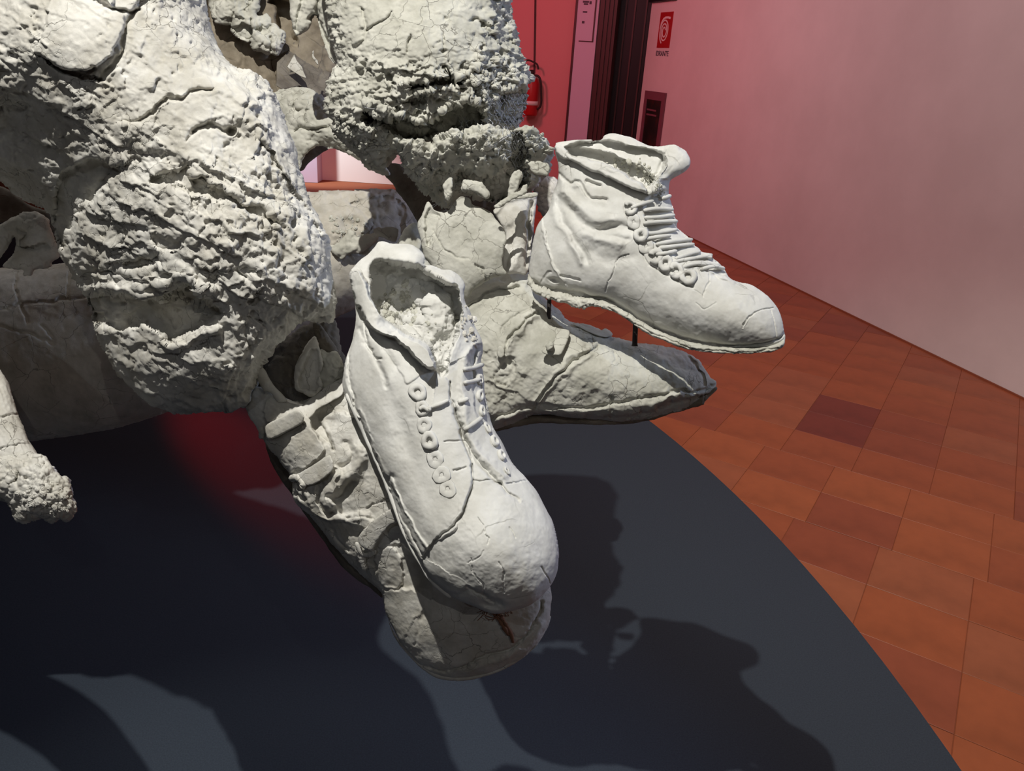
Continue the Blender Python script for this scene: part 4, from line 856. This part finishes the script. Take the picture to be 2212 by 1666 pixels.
# shin shells and shoe of the middle figure
shoeB_out = Z7([(120, 300), (150, 430), (210, 560), (330, 700), (470, 660), (660, 605), (820, 598), (845, 690), (900, 745), (955, 800), (1000, 830), (1045, 885), (1100, 912), (1180, 925), (1260, 960), (1320, 1000), (1420, 1022), (1520, 1040), (1640, 1052), (1740, 1075), (1800, 1100), (1870, 1150), (1925, 1225), (1935, 1250), (1972, 1275), (1972, 1310), (1935, 1345), (1900, 1365), (1885, 1410), (1800, 1440), (1700, 1465), (1600, 1490), (1480, 1515), (1300, 1520), (1100, 1500), (900, 1480), (820, 1490), (700, 1545), (560, 1580), (380, 1560), (200, 1400), (60, 1100), (-60, 800), (-40, 500), (60, 320)])
sb = [
 ('b', 1300, 810, 150, 60, 15, 24), ('b', 1050, 700, 90, 70, 20, 20), ('b', 1460, 830, 60, 40, 20, 10), ('b', 1200, 880, 120, 22, 10, 10),
 ('g', Z7([(440, 810), (520, 740), (600, 700), (720, 650), (820, 625)]), 15, -13), ('g', Z7([(440, 815), (500, 765), (580, 720), (700, 695), (760, 690)]), 3, 14),
 ('g', Z7([(900, 830), (850, 850), (760, 930), (700, 1010), (640, 1100)]), 15, -15), ('g', Z7([(870, 845), (800, 880), (740, 950), (680, 1030), (655, 1110)]), 3.2, 15),
 ('g', Z7([(830, 815), (750, 850), (690, 900), (640, 980)]), 3, 6),
 ('g', Z7([(850, 1440), (880, 1370), (950, 1270), (1060, 1180), (1160, 1110), (1240, 1050)]), 3, 10), ('g', Z7([(850, 1400), (900, 1310), (980, 1215), (1080, 1125), (1200, 1070)]), 4, -6), ('g', Z7([(870, 1410), (930, 1325), (1000, 1265), (1100, 1180), (1210, 1110)]), 4, -6),
 ('p', Z7([(880, 850), (1060, 940), (1240, 1030), (1060, 1180), (900, 1340), (850, 1420), (720, 1340), (560, 1290), (530, 1200), (620, 1130), (700, 1000), (780, 900)]), 5, 3),
 # sole: upper edge groove, lower rolled edge
 ('g', Z7([(480, 1560), (650, 1480), (860, 1430), (1100, 1440), (1330, 1420), (1520, 1380), (1720, 1345), (1880, 1330), (1960, 1300)]), 3, 7), ('g', Z7([(560, 1560), (680, 1495), (880, 1465), (1100, 1475), (1340, 1455), (1560, 1420), (1740, 1370)]), 8, -9),
 ('p', Z7([(690, 1520), (900, 1480), (1100, 1500), (1340, 1490), (1560, 1450), (1750, 1400), (1890, 1355), (1900, 1420), (1600, 1500), (1300, 1530), (900, 1520), (700, 1570)]), 6, -18),
 ('g', Z7([(1310, 1370), (1330, 1430), (1325, 1470)]), 2.5, 9), ('g', Z7([(1790, 1095), (1840, 1160), (1880, 1230), (1900, 1290)]), 3, 10), ('g', Z7([(1340, 1090), (1350, 1130), (1330, 1170)]), 1.5, 4),
 ('p', Z7([(640, 1170), (700, 1160), (740, 1210), (700, 1260), (650, 1300), (600, 1290), (600, 1220)]), 5, -8), ('r', Z7([(520, 1100), (740, 1130), (780, 1300), (560, 1500), (450, 1400)]), 12, 2.2, 1),
 ('b', 905, 560, 50, 60, 0, -16), ('b', 950, 680, 40, 60, 0, 6),
]
B2_ = Relief('shoe_upper', shoeB_out, [(950, 600, 1.15), (1480, 820, 1.07), (1050, 880, 1.095)], M['clay_green'], FB, k=.75, step=2, feats=sb,
  noise=[('fbm', 60, 4, 4), ('fbm', 18, 2.0, 4), ('crk', 40, .05, 3.5, .1), ('pla', 20, 1.3), ('fbm', 5, .8, 3)], seed=71)
Relief('sole', Z7([(560, 1570), (700, 1510), (900, 1480), (1200, 1495), (1500, 1470), (1750, 1400), (1890, 1350), (1960, 1310), (1975, 1330), (1905, 1400), (1880, 1425), (1700, 1475), (1500, 1530), (1250, 1545), (900, 1535), (720, 1560), (600, 1590)]), [(1060, 910, 1.10), (1480, 860, 1.065)], M['clay_brown'], FB, k=1.3, step=2.2, noise=[('fbm', 20, 2, 4), ('fbm', 5, .8, 3)], seed=72)  # shadow under the shoe is put into the sole's brown colour
pf = Z7([(118, 300), (150, 240), (180, 165), (205, 180), (225, 215), (300, 230), (345, 170), (385, 128), (440, 138), (465, 180), (520, 200), (570, 225), (620, 290), (660, 340), (672, 400), (655, 470), (652, 560), (672, 610), (580, 640), (480, 700), (430, 760), (330, 720), (240, 600), (160, 500), (140, 400)])
Relief('shin_shell', pf, [(900, 450, 1.075), (1090, 560, 1.06), (950, 640, 1.07)], M['clay_green'], FB, k=.42, step=2, feats=[('p', Z7([(200, 200), (260, 240), (250, 330), (200, 440), (170, 300)]), 6, -12), ('g', Z7([(230, 330), (280, 440), (340, 490), (430, 510)]), 1.6, 5), ('b', 1000, 500, 60, 60, 20, -12), ('g', Z7([(390, 140), (380, 300), (400, 480)]), 14, 5), ('g', Z7([(480, 550), (520, 580), (540, 640)]), 2, 6), ('g', Z7([(620, 290), (665, 360), (660, 470)]), 7, -5)], noise=[('fbm', 36, 3, 4), ('fbm', 10, 1, 3), ('crk', 30, .04, 2, 0), ('fbm', 4.5, .5, 3)], seed=73)
Relief('shin_shell', Z7([(590, 215), (640, 180), (690, 135), (760, 115), (860, 100), (862, 150), (850, 280), (830, 420), (800, 600), (740, 605), (665, 600), (650, 520), (660, 430), (668, 360), (630, 280)]), [(1080, 450, 1.10), (1150, 450, 1.12), (1100, 580, 1.09)], M['clay'], FB, k=.5, step=2, feats=[('g', Z7([(820, 170), (810, 350), (790, 560)]), 4, 22), ('g', Z7([(600, 225), (700, 150), (840, 110)]), 6, -7), ('g', Z7([(700, 590), (750, 500), (775, 470)]), 7, -8), ('g', Z7([(700, 320), (690, 430), (680, 560)]), 10, 8)], noise=[('fbm', 40, 3, 4), ('fbm', 8, .8, 3), ('crk', 40, .04, 2, 0)], seed=74)
for i, (poly, D_) in enumerate([(Z7([(395, 55), (420, 30), (500, 60), (560, 110), (545, 140), (500, 110), (440, 90), (400, 85)]), 1.045), (Z7([(600, 185), (680, 130), (760, 120), (850, 100), (860, 130), (760, 145), (690, 150), (650, 190), (610, 200)]), 1.05), (Z7([(700, 60), (720, 10), (760, -30), (770, 20), (740, 80), (800, 50), (790, 110), (720, 120), (690, 110)]), 1.06)]):
    Relief('clay_shard', poly, [(poly[0][0], poly[0][1], D_)], M['clay_green'], FB, k=.8, cap=8, step=1.8, noise=[('fbm', 14, 2.5, 4), ('fbm', 5, 1, 3)], seed=80 + i)
s5 = strap(B2_, Z7([(975, 960), (1000, 945), (1060, 962), (1055, 1010), (1035, 1060), (1010, 1105), (960, 1115), (900, 1100), (893, 1080), (930, 1060), (960, 1050), (975, 1000)]), 20, 'strap', FB, mat=M['clay_green'], seed=84, cap=8)
tube('strap_pin', B2_, Z7([(955, 1040), (940, 1060), (950, 1078)]), 8, M['clay_green'], s5.ob, 38, wob=.2)
strap(B2_, Z7([(1240, 960), (1290, 945), (1330, 985), (1260, 1000), (1100, 930), (1110, 915)]), 8, 'strap', FB, mat=M['clay_green'], seed=85, cap=7)
strap(B2_, Z7([(620, 1060), (650, 1060), (660, 1105), (640, 1130), (615, 1110)]), 10, 'strap_end', FB, mat=M['clay_green'], seed=86, cap=6)

# ===== right boot with laces on two iron pins above that shoe
BB = thing('clay_boot', 'right smooth clay ankle boot fully laced, held on two pins above a shoe', 'boot', ent(1400, 760, 1.04), 'empty laced clay boots above the figures\' shoes')
bootB_out = Z3([(355, 215), (372, 200), (460, 188), (580, 185), (592, 200), (610, 193), (655, 182), (668, 160), (700, 144), (745, 142), (800, 155), (850, 168), (930, 210), (990, 226), (1060, 228), (1130, 223), (1185, 255), (1220, 305), (1222, 345), (1205, 375), (1150, 410), (1100, 438), (1088, 465), (1085, 530), (1100, 580), (1115, 620), (1125, 670), (1142, 710), (1140, 745), (1170, 775), (1225, 825), (1240, 855), (1280, 880), (1300, 905), (1355, 915), (1370, 945), (1410, 975), (1450, 1025), (1480, 1070), (1530, 1095), (1610, 1112), (1700, 1172), (1765, 1245), (1805, 1325), (1820, 1400), (1828, 1450), (1820, 1490), (1780, 1515), (1700, 1530), (1580, 1538), (1450, 1535), (1300, 1518), (1180, 1490), (1080, 1455), (980, 1410), (900, 1360), (800, 1300), (700, 1250), (620, 1225), (520, 1215), (430, 1195), (330, 1175), (250, 1145), (205, 1100), (188, 1060), (190, 1010), (205, 900), (225, 780), (260, 705), (300, 655), (322, 610), (335, 540), (362, 470), (372, 400), (368, 330), (352, 270)])
bb = [
 ('b', 1600, 690, 80, 60, 30, 26), ('b', 1480, 660, 90, 60, 20, 12), ('b', 1200, 560, 50, 70, 0, 8),
 # collar opening
 ('p', Z3([(420, 235), (470, 205), (585, 195), (700, 190), (800, 215), (920, 240), (1020, 262), (1060, 290), (1050, 350), (1010, 420), (975, 480), (940, 500), (890, 450), (800, 408), (740, 378), (660, 345), (590, 318), (520, 292), (460, 280)]), 7, -34),
 ('p', Z3([(440, 250), (520, 240), (640, 260), (760, 300), (880, 350), (960, 400), (985, 450), (935, 500), (885, 450), (800, 408), (740, 378), (660, 345), (590, 318), (520, 292), (460, 280)]), 7, -38),
 ('b', 1240, 318, 16, 12, 20, -16),
 # flared near rim and its lower edge
 ('p', Z3([(355, 215), (420, 240), (470, 290), (600, 330), (740, 385), (880, 455), (935, 510), (880, 500), (800, 465), (700, 425), (600, 385), (520, 345), (455, 305), (400, 300), (360, 260)]), 4, 22),
 ('s', Z3([(930, 520), (860, 492), (760, 450), (650, 405), (540, 355), (460, 308)]), 4, -8, 20),
 ('p', Z3([(1060, 240), (1130, 228), (1215, 300), (1205, 370), (1100, 430), (1050, 450), (1020, 520), (985, 500), (1010, 420), (1060, 330)]), 6, 12), ('g', Z3([(1080, 240), (1070, 270), (1020, 400), (960, 470)]), 4, 7),
 # creases of the ankle
 ('g', Z3([(380, 400), (440, 460), (490, 450), (520, 480), (560, 530), (600, 560), (680, 570)]), 3.5, 9), ('g', Z3([(560, 455), (600, 470), (640, 480)]), 3.5, 10), ('b', 1245, 401, 9, 7, 0, 6),
 ('g', Z3([(400, 480), (450, 560), (520, 600), (600, 640), (680, 660)]), 9, -6), ('g', Z3([(390, 560), (470, 660), (560, 740), (640, 765), (740, 745), (840, 760)]), 10, 10), ('g', Z3([(400, 520), (500, 620), (600, 690), (720, 700)]), 11, -9),
 ('g', Z3([(370, 600), (400, 700), (460, 800), (520, 880), (560, 960)]), 8, 9), ('g', Z3([(350, 560), (360, 680), (430, 780), (470, 860), (530, 970)]), 8, -7), ('g', Z3([(560, 780), (660, 830), (760, 850)]), 12, -8), ('g', Z3([(600, 900), (700, 960), (850, 930)]), 14, 5), ('g', Z3([(620, 800), (720, 800), (820, 830)]), 6, 5),
 ('b', 1330, 660, 34, 22, 30, -9), ('b', 1270, 620, 60, 40, 0, 5),
 # heel panel
 ('s', Z3([(415, 1110), (375, 1050), (330, 960), (300, 860), (280, 760), (275, 690)]), 2.6, 6, 26), ('g', Z3([(412, 1100), (372, 1045), (326, 955), (296, 860), (276, 760)]), 2.2, -5), ('b', 1197, 606, 9, 5, 15, -13), ('g', Z3([(260, 1100), (300, 1040), (330, 1030)]), 2, 4), ('g', Z3([(390, 1060), (440, 1070), (510, 1085)]), 2.4, 5),
 ('g', Z3([(680, 1165), (705, 1080), (745, 1000), (770, 940), (830, 915)]), .9, 5), ('g', Z3([(1310, 1190), (1330, 1130), (1345, 1100)]), 1.2, 4), ('g', Z3([(1345, 1100), (1340, 1040), (1280, 1010)]), 1.2, 3), ('g', Z3([(1180, 1110), (1230, 1140), (1310, 1180)]), 1, 2),
 ('g', Z3([(1560, 1390), (1590, 1340), (1660, 1285), (1750, 1265)]), 1.2, 5), ('g', Z3([(1740, 1280), (1765, 1360), (1770, 1450)]), 1, 2.5), ('g', Z3([(1260, 1230), (1310, 1270), (1390, 1230)]), 1, 2),
 # facing and tongue
 ('p', Z3([(1000, 520), (1085, 520), (1110, 620), (1140, 740), (1240, 850), (1360, 940), (1450, 1030), (1400, 1050), (1330, 1010), (1180, 960), (1060, 900), (960, 780), (930, 640), (940, 560)]), 6, -12),
 ('g', Z3([(820, 600), (800, 640), (830, 720), (880, 820), (900, 890), (960, 990), (1060, 1040), (1150, 1100), (1240, 1130)]), 2.4, 4), ('g', Z3([(1370, 1040), (1430, 1070), (1510, 1095)]), 4, -7), ('b', 1543, 593, 9, 6, 20, -16),
 ('g', Z3([(200, 1080), (240, 1110), (330, 1150), (430, 1160), (560, 1190), (640, 1200), (740, 1240), (860, 1310), (1000, 1390), (1120, 1440), (1260, 1480), (1450, 1500), (1650, 1495), (1790, 1460), (1826, 1430)]), 3, 11),
 ('r', Z3([(400, 230), (1200, 200), (1060, 420), (990, 520), (860, 460), (600, 330)]), 8, 2.6, 1), ('r', Z3([(180, 1050), (430, 1110), (620, 1180), (600, 1280), (300, 1220)]), 8, 2.2, 1),
]
R1 = Relief('boot_upper', bootB_out, [(1200, 550, 1.07), (1640, 700, .975), (1400, 400, 1.04)], M['clay_smooth'], BB, k=.72, step=1.4, feats=bb,
  noise=[('fbm', 70, 3, 3), ('fbm', 24, 1.0, 3), ('crk', 70, .02, 1.0, -.1), ('fbm', 6, .25, 3)], seed=91, warp=((3, 22), (1.4, 7)))
sole_o = Z3([(183, 1040), (200, 1085), (250, 1130), (330, 1160), (430, 1180), (520, 1198), (620, 1208), (700, 1232), (800, 1285), (900, 1345), (980, 1392), (1080, 1438), (1180, 1472), (1300, 1500), (1450, 1517), (1580, 1520), (1700, 1510), (1780, 1492), (1818, 1465), (1830, 1435), (1833, 1480), (1820, 1515), (1770, 1540), (1700, 1552), (1584, 1560), (1450, 1558), (1300, 1548), (1150, 1518), (1080, 1488), (980, 1445), (900, 1402), (850, 1365), (770, 1310), (700, 1280), (600, 1258), (540, 1268), (470, 1255), (430, 1240), (330, 1215), (240, 1175), (192, 1120)])
R2 = Relief('sole', sole_o, [(1150, 620, 1.045), (1690, 740, .955), (1400, 700, .995)], M['clay_green'], BB, k=1.6, step=1.5, feats=[('r', Z3([(180, 1050), (620, 1200), (620, 1280), (200, 1230)]), 8, 3, 1), ('g', Z3([(700, 1268), (900, 1385), (1080, 1472), (1300, 1533), (1580, 1550), (1780, 1525)]), 1.6, 6)], noise=[('fbm', 16, 1.4, 4), ('crk', 18, .08, 2.5, .1), ('pla', 14, 1.2), ('fbm', 5, .6, 3)], seed=92)
for i, (x, y, ro, ri, arc) in enumerate(Z3([(838, 622, 42, 16, (30, 330)), (905, 797, 44, 12, (0, 360)), (940, 868, 46, 10, (0, 360)), (998, 935, 48, 14, (20, 320)), (1060, 980, 48, 16, (0, 360)), (1130, 1028, 50, 16, (20, 330)), (1205, 1066, 54, 18, (0, 360)), (860, 712, 42, 8, (0, 360))])):
    ring('eyelet', R1, x, y, ro / 2.65, ri / 2.8, M['clay_smooth'], BB, 4 if i not in (2, 7) else .5, 5 if i not in (2, 7) else 1.6, arc=arc, seed=40 + i)
for i, p in enumerate([[(845, 622), (900, 600), (985, 578)], [(925, 638), (1010, 628), (1112, 633)], [(930, 686), (1020, 682), (1120, 668)], [(925, 722), (1030, 712), (1138, 708)], [(905, 780), (990, 785), (1135, 762)], [(905, 828), (1000, 812), (1095, 800)], [(1005, 856), (1110, 838), (1235, 826)], [(1020, 882), (1130, 868), (1245, 856)], [(1005, 920), (1060, 915), (1135, 900)], [(1130, 948), (1200, 925), (1285, 903)], [(1110, 968), (1230, 950), (1362, 925)], [(1150, 1012), (1240, 985), (1350, 985)], [(1200, 980), (1300, 975), (1410, 992)], [(1290, 1018), (1370, 1000), (1440, 1012)], [(1040, 560), (1070, 555), (1095, 545)], [(1300, 930), (1360, 940)]]):
    q = Z3(p); q = q if len(q) > 2 else [q[0], ((q[0][0] + q[1][0]) / 2, (q[0][1] + q[1][1]) / 2), q[1]]
    # cords bridge the facing, standing off the tongue
    zz = max(R1.hgt(q[0][0], q[0][1], 4), R1.hgt(q[1][0], q[1][1], 4) - 2); z2 = R1.hgt(q[2][0] - 4, q[2][1], 4)
    tube('lace', R1, [(q[0][0], q[0][1], zz + 4), (q[1][0], q[1][1], max(R1.hgt(q[1][0], q[1][1], 4) + 9, (zz + z2) / 2 + 10)), (q[2][0], q[2][1], max(z2, 6) + 6)], 4.4, M['clay_smooth'], BB, seed=i, wob=.10)
crumbs('clay_crumbs', R1, Z3([(640, 300), (900, 300), (1000, 380), (960, 480), (880, 440), (740, 370)]), 50, 2, 6, M['clay_green'], BB, 21, 1)
crumbs('clay_crumbs', R1, Z3([(920, 420), (1000, 400), (1060, 520), (1010, 580), (940, 520)]), 26, 2, 6, M['clay_green'], BB, 22)
for i in range(26):
    rg = np.random.RandomState(i + 900); x, y = Z3([(940 + rg.rand() * 90, 400 + rg.rand() * 110)])[0]
    tube('frayed_fibre', R1, [(x, y), (x + rg.uniform(-7, 7), y + rg.uniform(-9, 9)), (x + rg.uniform(-10, 10), y + rg.uniform(-18, 14))], .7, M['clay_green'], BB, 5 + rg.rand() * 7, sides=4)
def pin(x0, y0, x1, y1, D0, r_, nm='pin'):
    a, b_ = at(x0, y0, np.float64(D0)), at(x1, y1, np.float64(D0)); c = Vector(b_ - a); q = c.to_track_quat('Z', 'Y'); L_ = c.length
    vs, fs = [], []; n_ = 12
    for k, (t, rr) in enumerate(((0, .8), (.1, 1), (.9, 1), (1, 1.25))):
        for j in range(n_): vs.append(Vector(a) + q @ Vector((r_ * rr * math.cos(2 * math.pi * j / n_), r_ * rr * math.sin(2 * math.pi * j / n_), L_ * t)))
    for k in range(3):
        for j in range(n_): fs.append((k * n_ + j, k * n_ + (j + 1) % n_, (k + 1) * n_ + (j + 1) % n_, (k + 1) * n_ + j))
    fs.append(tuple(range(n_))[::-1]); fs.append(tuple(3 * n_ + j for j in range(n_)))
    return mesh_py(nm, vs, fs, M['iron'], BB, True)
pin(1187, 640, 1185, 690, 1.07, .0030); pin(1373, 695, 1371, 748, 1.03, .0036)

# ===== long clay beam lying behind the knees
CB = thing('clay_beam', 'thick round cracked clay beam lying behind the left knee', 'sculpture', ent(300, 960, 1.3))
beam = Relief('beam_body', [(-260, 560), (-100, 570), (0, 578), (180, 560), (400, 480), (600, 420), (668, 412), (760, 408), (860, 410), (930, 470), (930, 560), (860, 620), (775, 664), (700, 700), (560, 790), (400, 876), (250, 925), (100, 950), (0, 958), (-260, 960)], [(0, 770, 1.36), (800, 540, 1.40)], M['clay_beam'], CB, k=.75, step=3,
  feats=[('g', [(0, 668), (60, 655), (120, 648), (200, 640)], 2, 6), ('g', [(35, 585), (38, 640), (60, 700)], 2, 5), ('g', [(150, 585), (148, 650)], 2, 5), ('g', [(0, 700), (60, 720), (120, 738), (90, 700)], 2.5, 6), ('g', [(200, 620), (212, 700)], 2, 4), ('r', [(680, 405), (870, 405), (930, 520), (760, 560), (690, 500)], 12, 3.0, .55), ('p', [(760, 440), (860, 430), (870, 520), (800, 560), (770, 530), (800, 480)], 8, -8)],
  noise=[('fbm', 80, 5, 3), ('fbm', 20, 1.6, 4), ('pla', 22, 1.3), ('crk', 70, .03, 2.5, .2), ('fbm', 6, .7, 3)], seed=101)
Relief('torn_clay_edge', ZW([(815, 860), (870, 830), (890, 840), (960, 828), (1030, 845), (1040, 880), (1020, 965), (960, 960), (900, 930), (850, 920)]), [(830, 510, 1.30)], M['clay_green'], CB, k=.6, cap=7, step=1.8, noise=NS, seed=103)
Relief('torn_clay_edge', ZW([(450, 1010), (540, 960), (620, 860), (680, 930), (760, 900), (830, 880), (850, 930), (720, 1050), (640, 1060), (560, 1110), (520, 1100)]), [(760, 540, 1.30)], M['clay_green'], CB, k=.5, step=2, noise=[('fbm', 20, 5, 4), ('lmp', 14, 4), ('fbm', 5, 1.4, 3)], seed=104)
crumbs('clay_crumbs', beam, ZW([(440, 740), (740, 740), (830, 900), (700, 1040), (520, 1080)]), 60, 2, 6, M['clay_green'], CB, 31)

# ===== figure further back: torso, slab, arching limb
FC = thing('clay_figure', 'brown and grey clay figure furthest back in the gap between the knees', 'sculpture', ent(600, 420, 1.7))
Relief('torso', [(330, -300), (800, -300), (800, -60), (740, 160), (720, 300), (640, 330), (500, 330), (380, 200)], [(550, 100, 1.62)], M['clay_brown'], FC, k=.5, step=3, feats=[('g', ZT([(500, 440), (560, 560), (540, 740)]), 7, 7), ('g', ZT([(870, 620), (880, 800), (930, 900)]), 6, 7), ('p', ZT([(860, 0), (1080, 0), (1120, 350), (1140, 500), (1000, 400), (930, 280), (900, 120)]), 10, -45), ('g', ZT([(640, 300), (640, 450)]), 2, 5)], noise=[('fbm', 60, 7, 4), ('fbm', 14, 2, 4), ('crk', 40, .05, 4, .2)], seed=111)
tc_out = ZT([(190, -150), (720, -150), (718, 40), (690, 150), (760, 190), (810, 180), (858, 215), (870, 290), (880, 265), (930, 280), (975, 320), (1025, 400), (1000, 500), (975, 560), (930, 600), (870, 590), (810, 612), (760, 575), (700, 560), (650, 520), (640, 455), (580, 470), (500, 430), (430, 350), (425, 275), (350, 272), (250, 262), (190, 165)])
Relief('clay_clump', tc_out, [(550, 60, 1.50)], M['clay_green'], FC, k=.6, step=2, feats=[('g', ZT([(640, 200), (640, 450)]), 2.5, 9), ('g', ZT([(430, 150), (430, 280)]), 3, 10), ('p', ZT([(440, 300), (640, 300), (640, 450), (480, 400)]), 5, -14), ('g', ZT([(700, 300), (800, 340), (850, 300)]), 7, 12), ('g', ZT([(850, 420), (860, 560)]), 4, 9), ('g', ZT([(760, 470), (800, 540)]), 4, 8), ('p', ZT([(600, 10), (660, 20), (640, 80), (600, 90)]), 4, -12)], noise=[('fbm', 30, 5, 4), ('lmp', 22, 6), ('pla', 20, 3), ('fbm', 6, 1.2, 3)], seed=112)
Relief('slab', ZT([(930, 700), (1010, 620), (1120, 480), (1310, 480), (1420, 620), (1530, 820), (1480, 1000), (1450, 1120), (1300, 1020), (1180, 970), (1000, 1010), (920, 960)]), [(650, 150, 1.52), (700, 100, 1.60)], M['clay_dark'], FC, k=.25, cap=8, step=2.2, smooth_out=False, feats=[('g', ZT([(1210, 740), (1310, 560)]), 2, 5), ('g', ZT([(1380, 900), (1470, 780)]), 2, 5), ('p', ZT([(1120, 620), (1210, 740), (1260, 880), (1120, 820), (1040, 760)]), 4, 7)], noise=[('fbm', 30, 2, 4)], seed=113)
Relief('pale_clay_patch', ZT([(1040, 755), (1120, 615), (1150, 680), (1210, 750), (1225, 800), (1262, 885), (1200, 865), (1120, 815)]), [(640, 145, 1.47)], M['clay'], FC, k=.3, cap=5, step=1.6, smooth_out=False, noise=[('fbm', 12, 1, 3)], seed=114)  # the slab's white triangular highlight, put in as a pale piece
for i, q in enumerate([[(1320, 600), (1340, 570), (1350, 640), (1385, 680), (1390, 730), (1360, 700), (1325, 650)], [(1505, 590), (1530, 620), (1570, 690), (1565, 720), (1530, 680), (1505, 640)]]):
    Relief('pale_clay_patch', ZT(q), [(*ZT(q)[0], 1.44)], M['clay'], FC, k=.7, step=1.4, noise=[('fbm', 8, 1.5, 3)], seed=116 + i)
Relief('hanging_fold', Z2([(190, -160), (180, 60), (185, 100), (200, 180), (215, 208), (235, 200), (290, 160), (310, 110), (330, 90), (345, 140), (372, 240), (420, 350), (455, 370), (470, 240), (420, -160)]), [(670, 40, 1.22)], M['clay_green'], FB, k=.6, step=2, feats=[('g', Z2([(270, -60), (230, 60), (210, 180)]), 5, 9), ('p', Z2([(300, 100), (345, 100), (420, 300), (400, 340), (340, 220)]), 6, -14), ('g', Z2([(330, 0), (345, 90), (300, 110)]), 5, 10)], noise=[('fbm', 26, 4, 4), ('fbm', 6, 1.2, 3)], seed=118)
limb = ZT([(700, 1090), (890, 1050), (960, 1022), (1040, 1000), (1090, 985), (1150, 974), (1220, 985), (1290, 1005), (1340, 1030), (1400, 1070), (1450, 1100), (1560, 1200), (1800, 1420), (2000, 1700), (2200, 1950), (2080, 1960), (1880, 1850)]) + ZW([(720, 280), (640, 225), (560, 192), (490, 170), (430, 165), (390, 145), (330, 140), (270, 180), (220, 240), (195, 300), (185, 345), (150, 340), (120, 200)])
Relief('arching_limb', limb, [(640, 250, 1.40), (800, 350, 1.32)], M['clay_green'], FC, k=.75, step=2.2, feats=[('b', 650, 215, 50, 16, 0, 10), ('g', ZT([(1060, 1000), (1150, 1090), (1120, 1200), (1160, 1240)]), 6, 10), ('g', ZT([(1130, 1500), (1200, 1430), (1330, 1450), (1480, 1440)]), 5, 11), ('g', ZT([(1220, 1250), (1225, 1350)]), 2, 5), ('b', 700, 310, 80, 14, 28, -12)], noise=[('fbm', 40, 4, 4), ('lmp', 16, 2.5), ('hol', 20, 5, .7), ('pla', 16, 1.6), ('fbm', 6, 1.4, 3)], seed=121)
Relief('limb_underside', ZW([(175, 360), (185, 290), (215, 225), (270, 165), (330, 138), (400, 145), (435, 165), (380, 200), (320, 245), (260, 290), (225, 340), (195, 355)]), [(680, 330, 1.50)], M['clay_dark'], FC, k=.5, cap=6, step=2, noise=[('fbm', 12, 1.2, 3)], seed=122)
Relief('foot_end', [(1150, 400), (1162, 385), (1178, 380), (1200, 384), (1215, 420), (1210, 470), (1190, 480), (1170, 462), (1158, 440)], [(1180, 430, 1.45)], M['clay'], FC, k=.8, step=2, noise=[('fbm', 22, 5, 4), ('fac', 20, 3), ('fbm', 6, 1, 3)], seed=123)

# ===== left edge: hanging hand and a knob of clay
FD = thing('clay_figure', 'pale clay figure at left edge with hanging forearm, crumbly fist and knuckles on beam', 'sculpture', ent(90, 1130, 1.0))
arm = Relief('forearm', [(-260, 560), (-120, 640), (-40, 740), (10, 815), (25, 850), (45, 910), (62, 950), (85, 985), (100, 1020), (60, 1060), (10, 1062), (-60, 1040), (-160, 900), (-300, 760), (-520, 700), (-1100, 760), (-1100, 520), (-520, 470)], [(-100, 760, .99), (60, 1040, .93)], M['clay'], FD, k=.8, step=2.2, feats=[('g', [(0, 900), (40, 892), (60, 880)], 2, 6), ('g', [(0, 975), (50, 960), (80, 955)], 1.8, 5)], noise=[('fbm', 50, 4, 4), ('fbm', (30, 7, 62), 1.6, 3), ('crk', 50, .05, 3, .1), ('fbm', 5, .7, 3)], seed=131)
fist = Relief('fist', [(-60, 1010), (0, 990), (40, 985), (88, 985), (112, 1008), (130, 1030), (150, 1035), (155, 1060), (162, 1090), (163, 1108), (148, 1122), (128, 1122), (112, 1130), (90, 1118), (70, 1122), (50, 1128), (30, 1115), (18, 1085), (-5, 1075), (-50, 1060)], [(80, 1060, .915)], M['clay'], FD, k=.95, step=1.8, feats=[('g', [(35, 1010), (40, 1030), (20, 1045)], 4, 14), ('g', [(60, 985), (90, 990), (85, 975)], 2.5, 10)], noise=[('fbm', 26, 4, 4), ('lmp', 17, 8), ('lmp', 9, 3.5), ('crk', 17, .14, 5, .5), ('fbm', 5, 1.2, 3)], seed=132)
crumbs('clay_crumbs', fist, [(30, 1060), (110, 1040), (150, 1060), (155, 1105), (110, 1118), (50, 1112)], 60, 3, 9, M['clay'], FD, 41)
FE = FD
Relief('knuckles', Z6([(-300, 180), (-100, 160), (0, 130), (50, 100), (100, 78), (160, 78), (200, 105), (215, 140), (240, 210), (262, 235), (250, 270), (220, 290), (215, 310), (150, 325), (135, 345), (105, 345), (95, 320), (40, 315), (10, 305), (50, 260), (70, 215), (60, 180), (20, 250), (-40, 290), (-300, 330)]), [(60, 520, 1.06)], M['clay'], FE, k=.7, step=2, feats=[('g', Z6([(70, 150), (110, 160), (90, 200), (120, 240), (200, 225)]), 3.5, 12), ('g', Z6([(70, 215), (130, 235), (190, 215)]), 3, 9), ('b', 75, 480, 24, 14, 0, 8)], noise=[('fbm', 26, 4, 4), ('lmp', 20, 3.5), ('fbm', 6, 1, 3)], seed=135)
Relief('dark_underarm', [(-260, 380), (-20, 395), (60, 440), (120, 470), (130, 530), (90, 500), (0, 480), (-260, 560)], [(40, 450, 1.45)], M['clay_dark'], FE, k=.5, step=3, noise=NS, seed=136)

# the left figure goes on above the picture: back and shoulder mass that shades the platform behind
Relief('torso', [(-900, -1150), (-300, -1300), (100, -1250), (240, -1000), (280, -600), (260, -280), (60, -230), (-400, -200), (-900, -150)], [(0, -600, 1.12)], M['clay'], FA, k=.45, step=9, noise=[('fbm', 90, 10, 4), ('fac', 60, 8), ('crk', 90, .05, 8, .2)], seed=141)
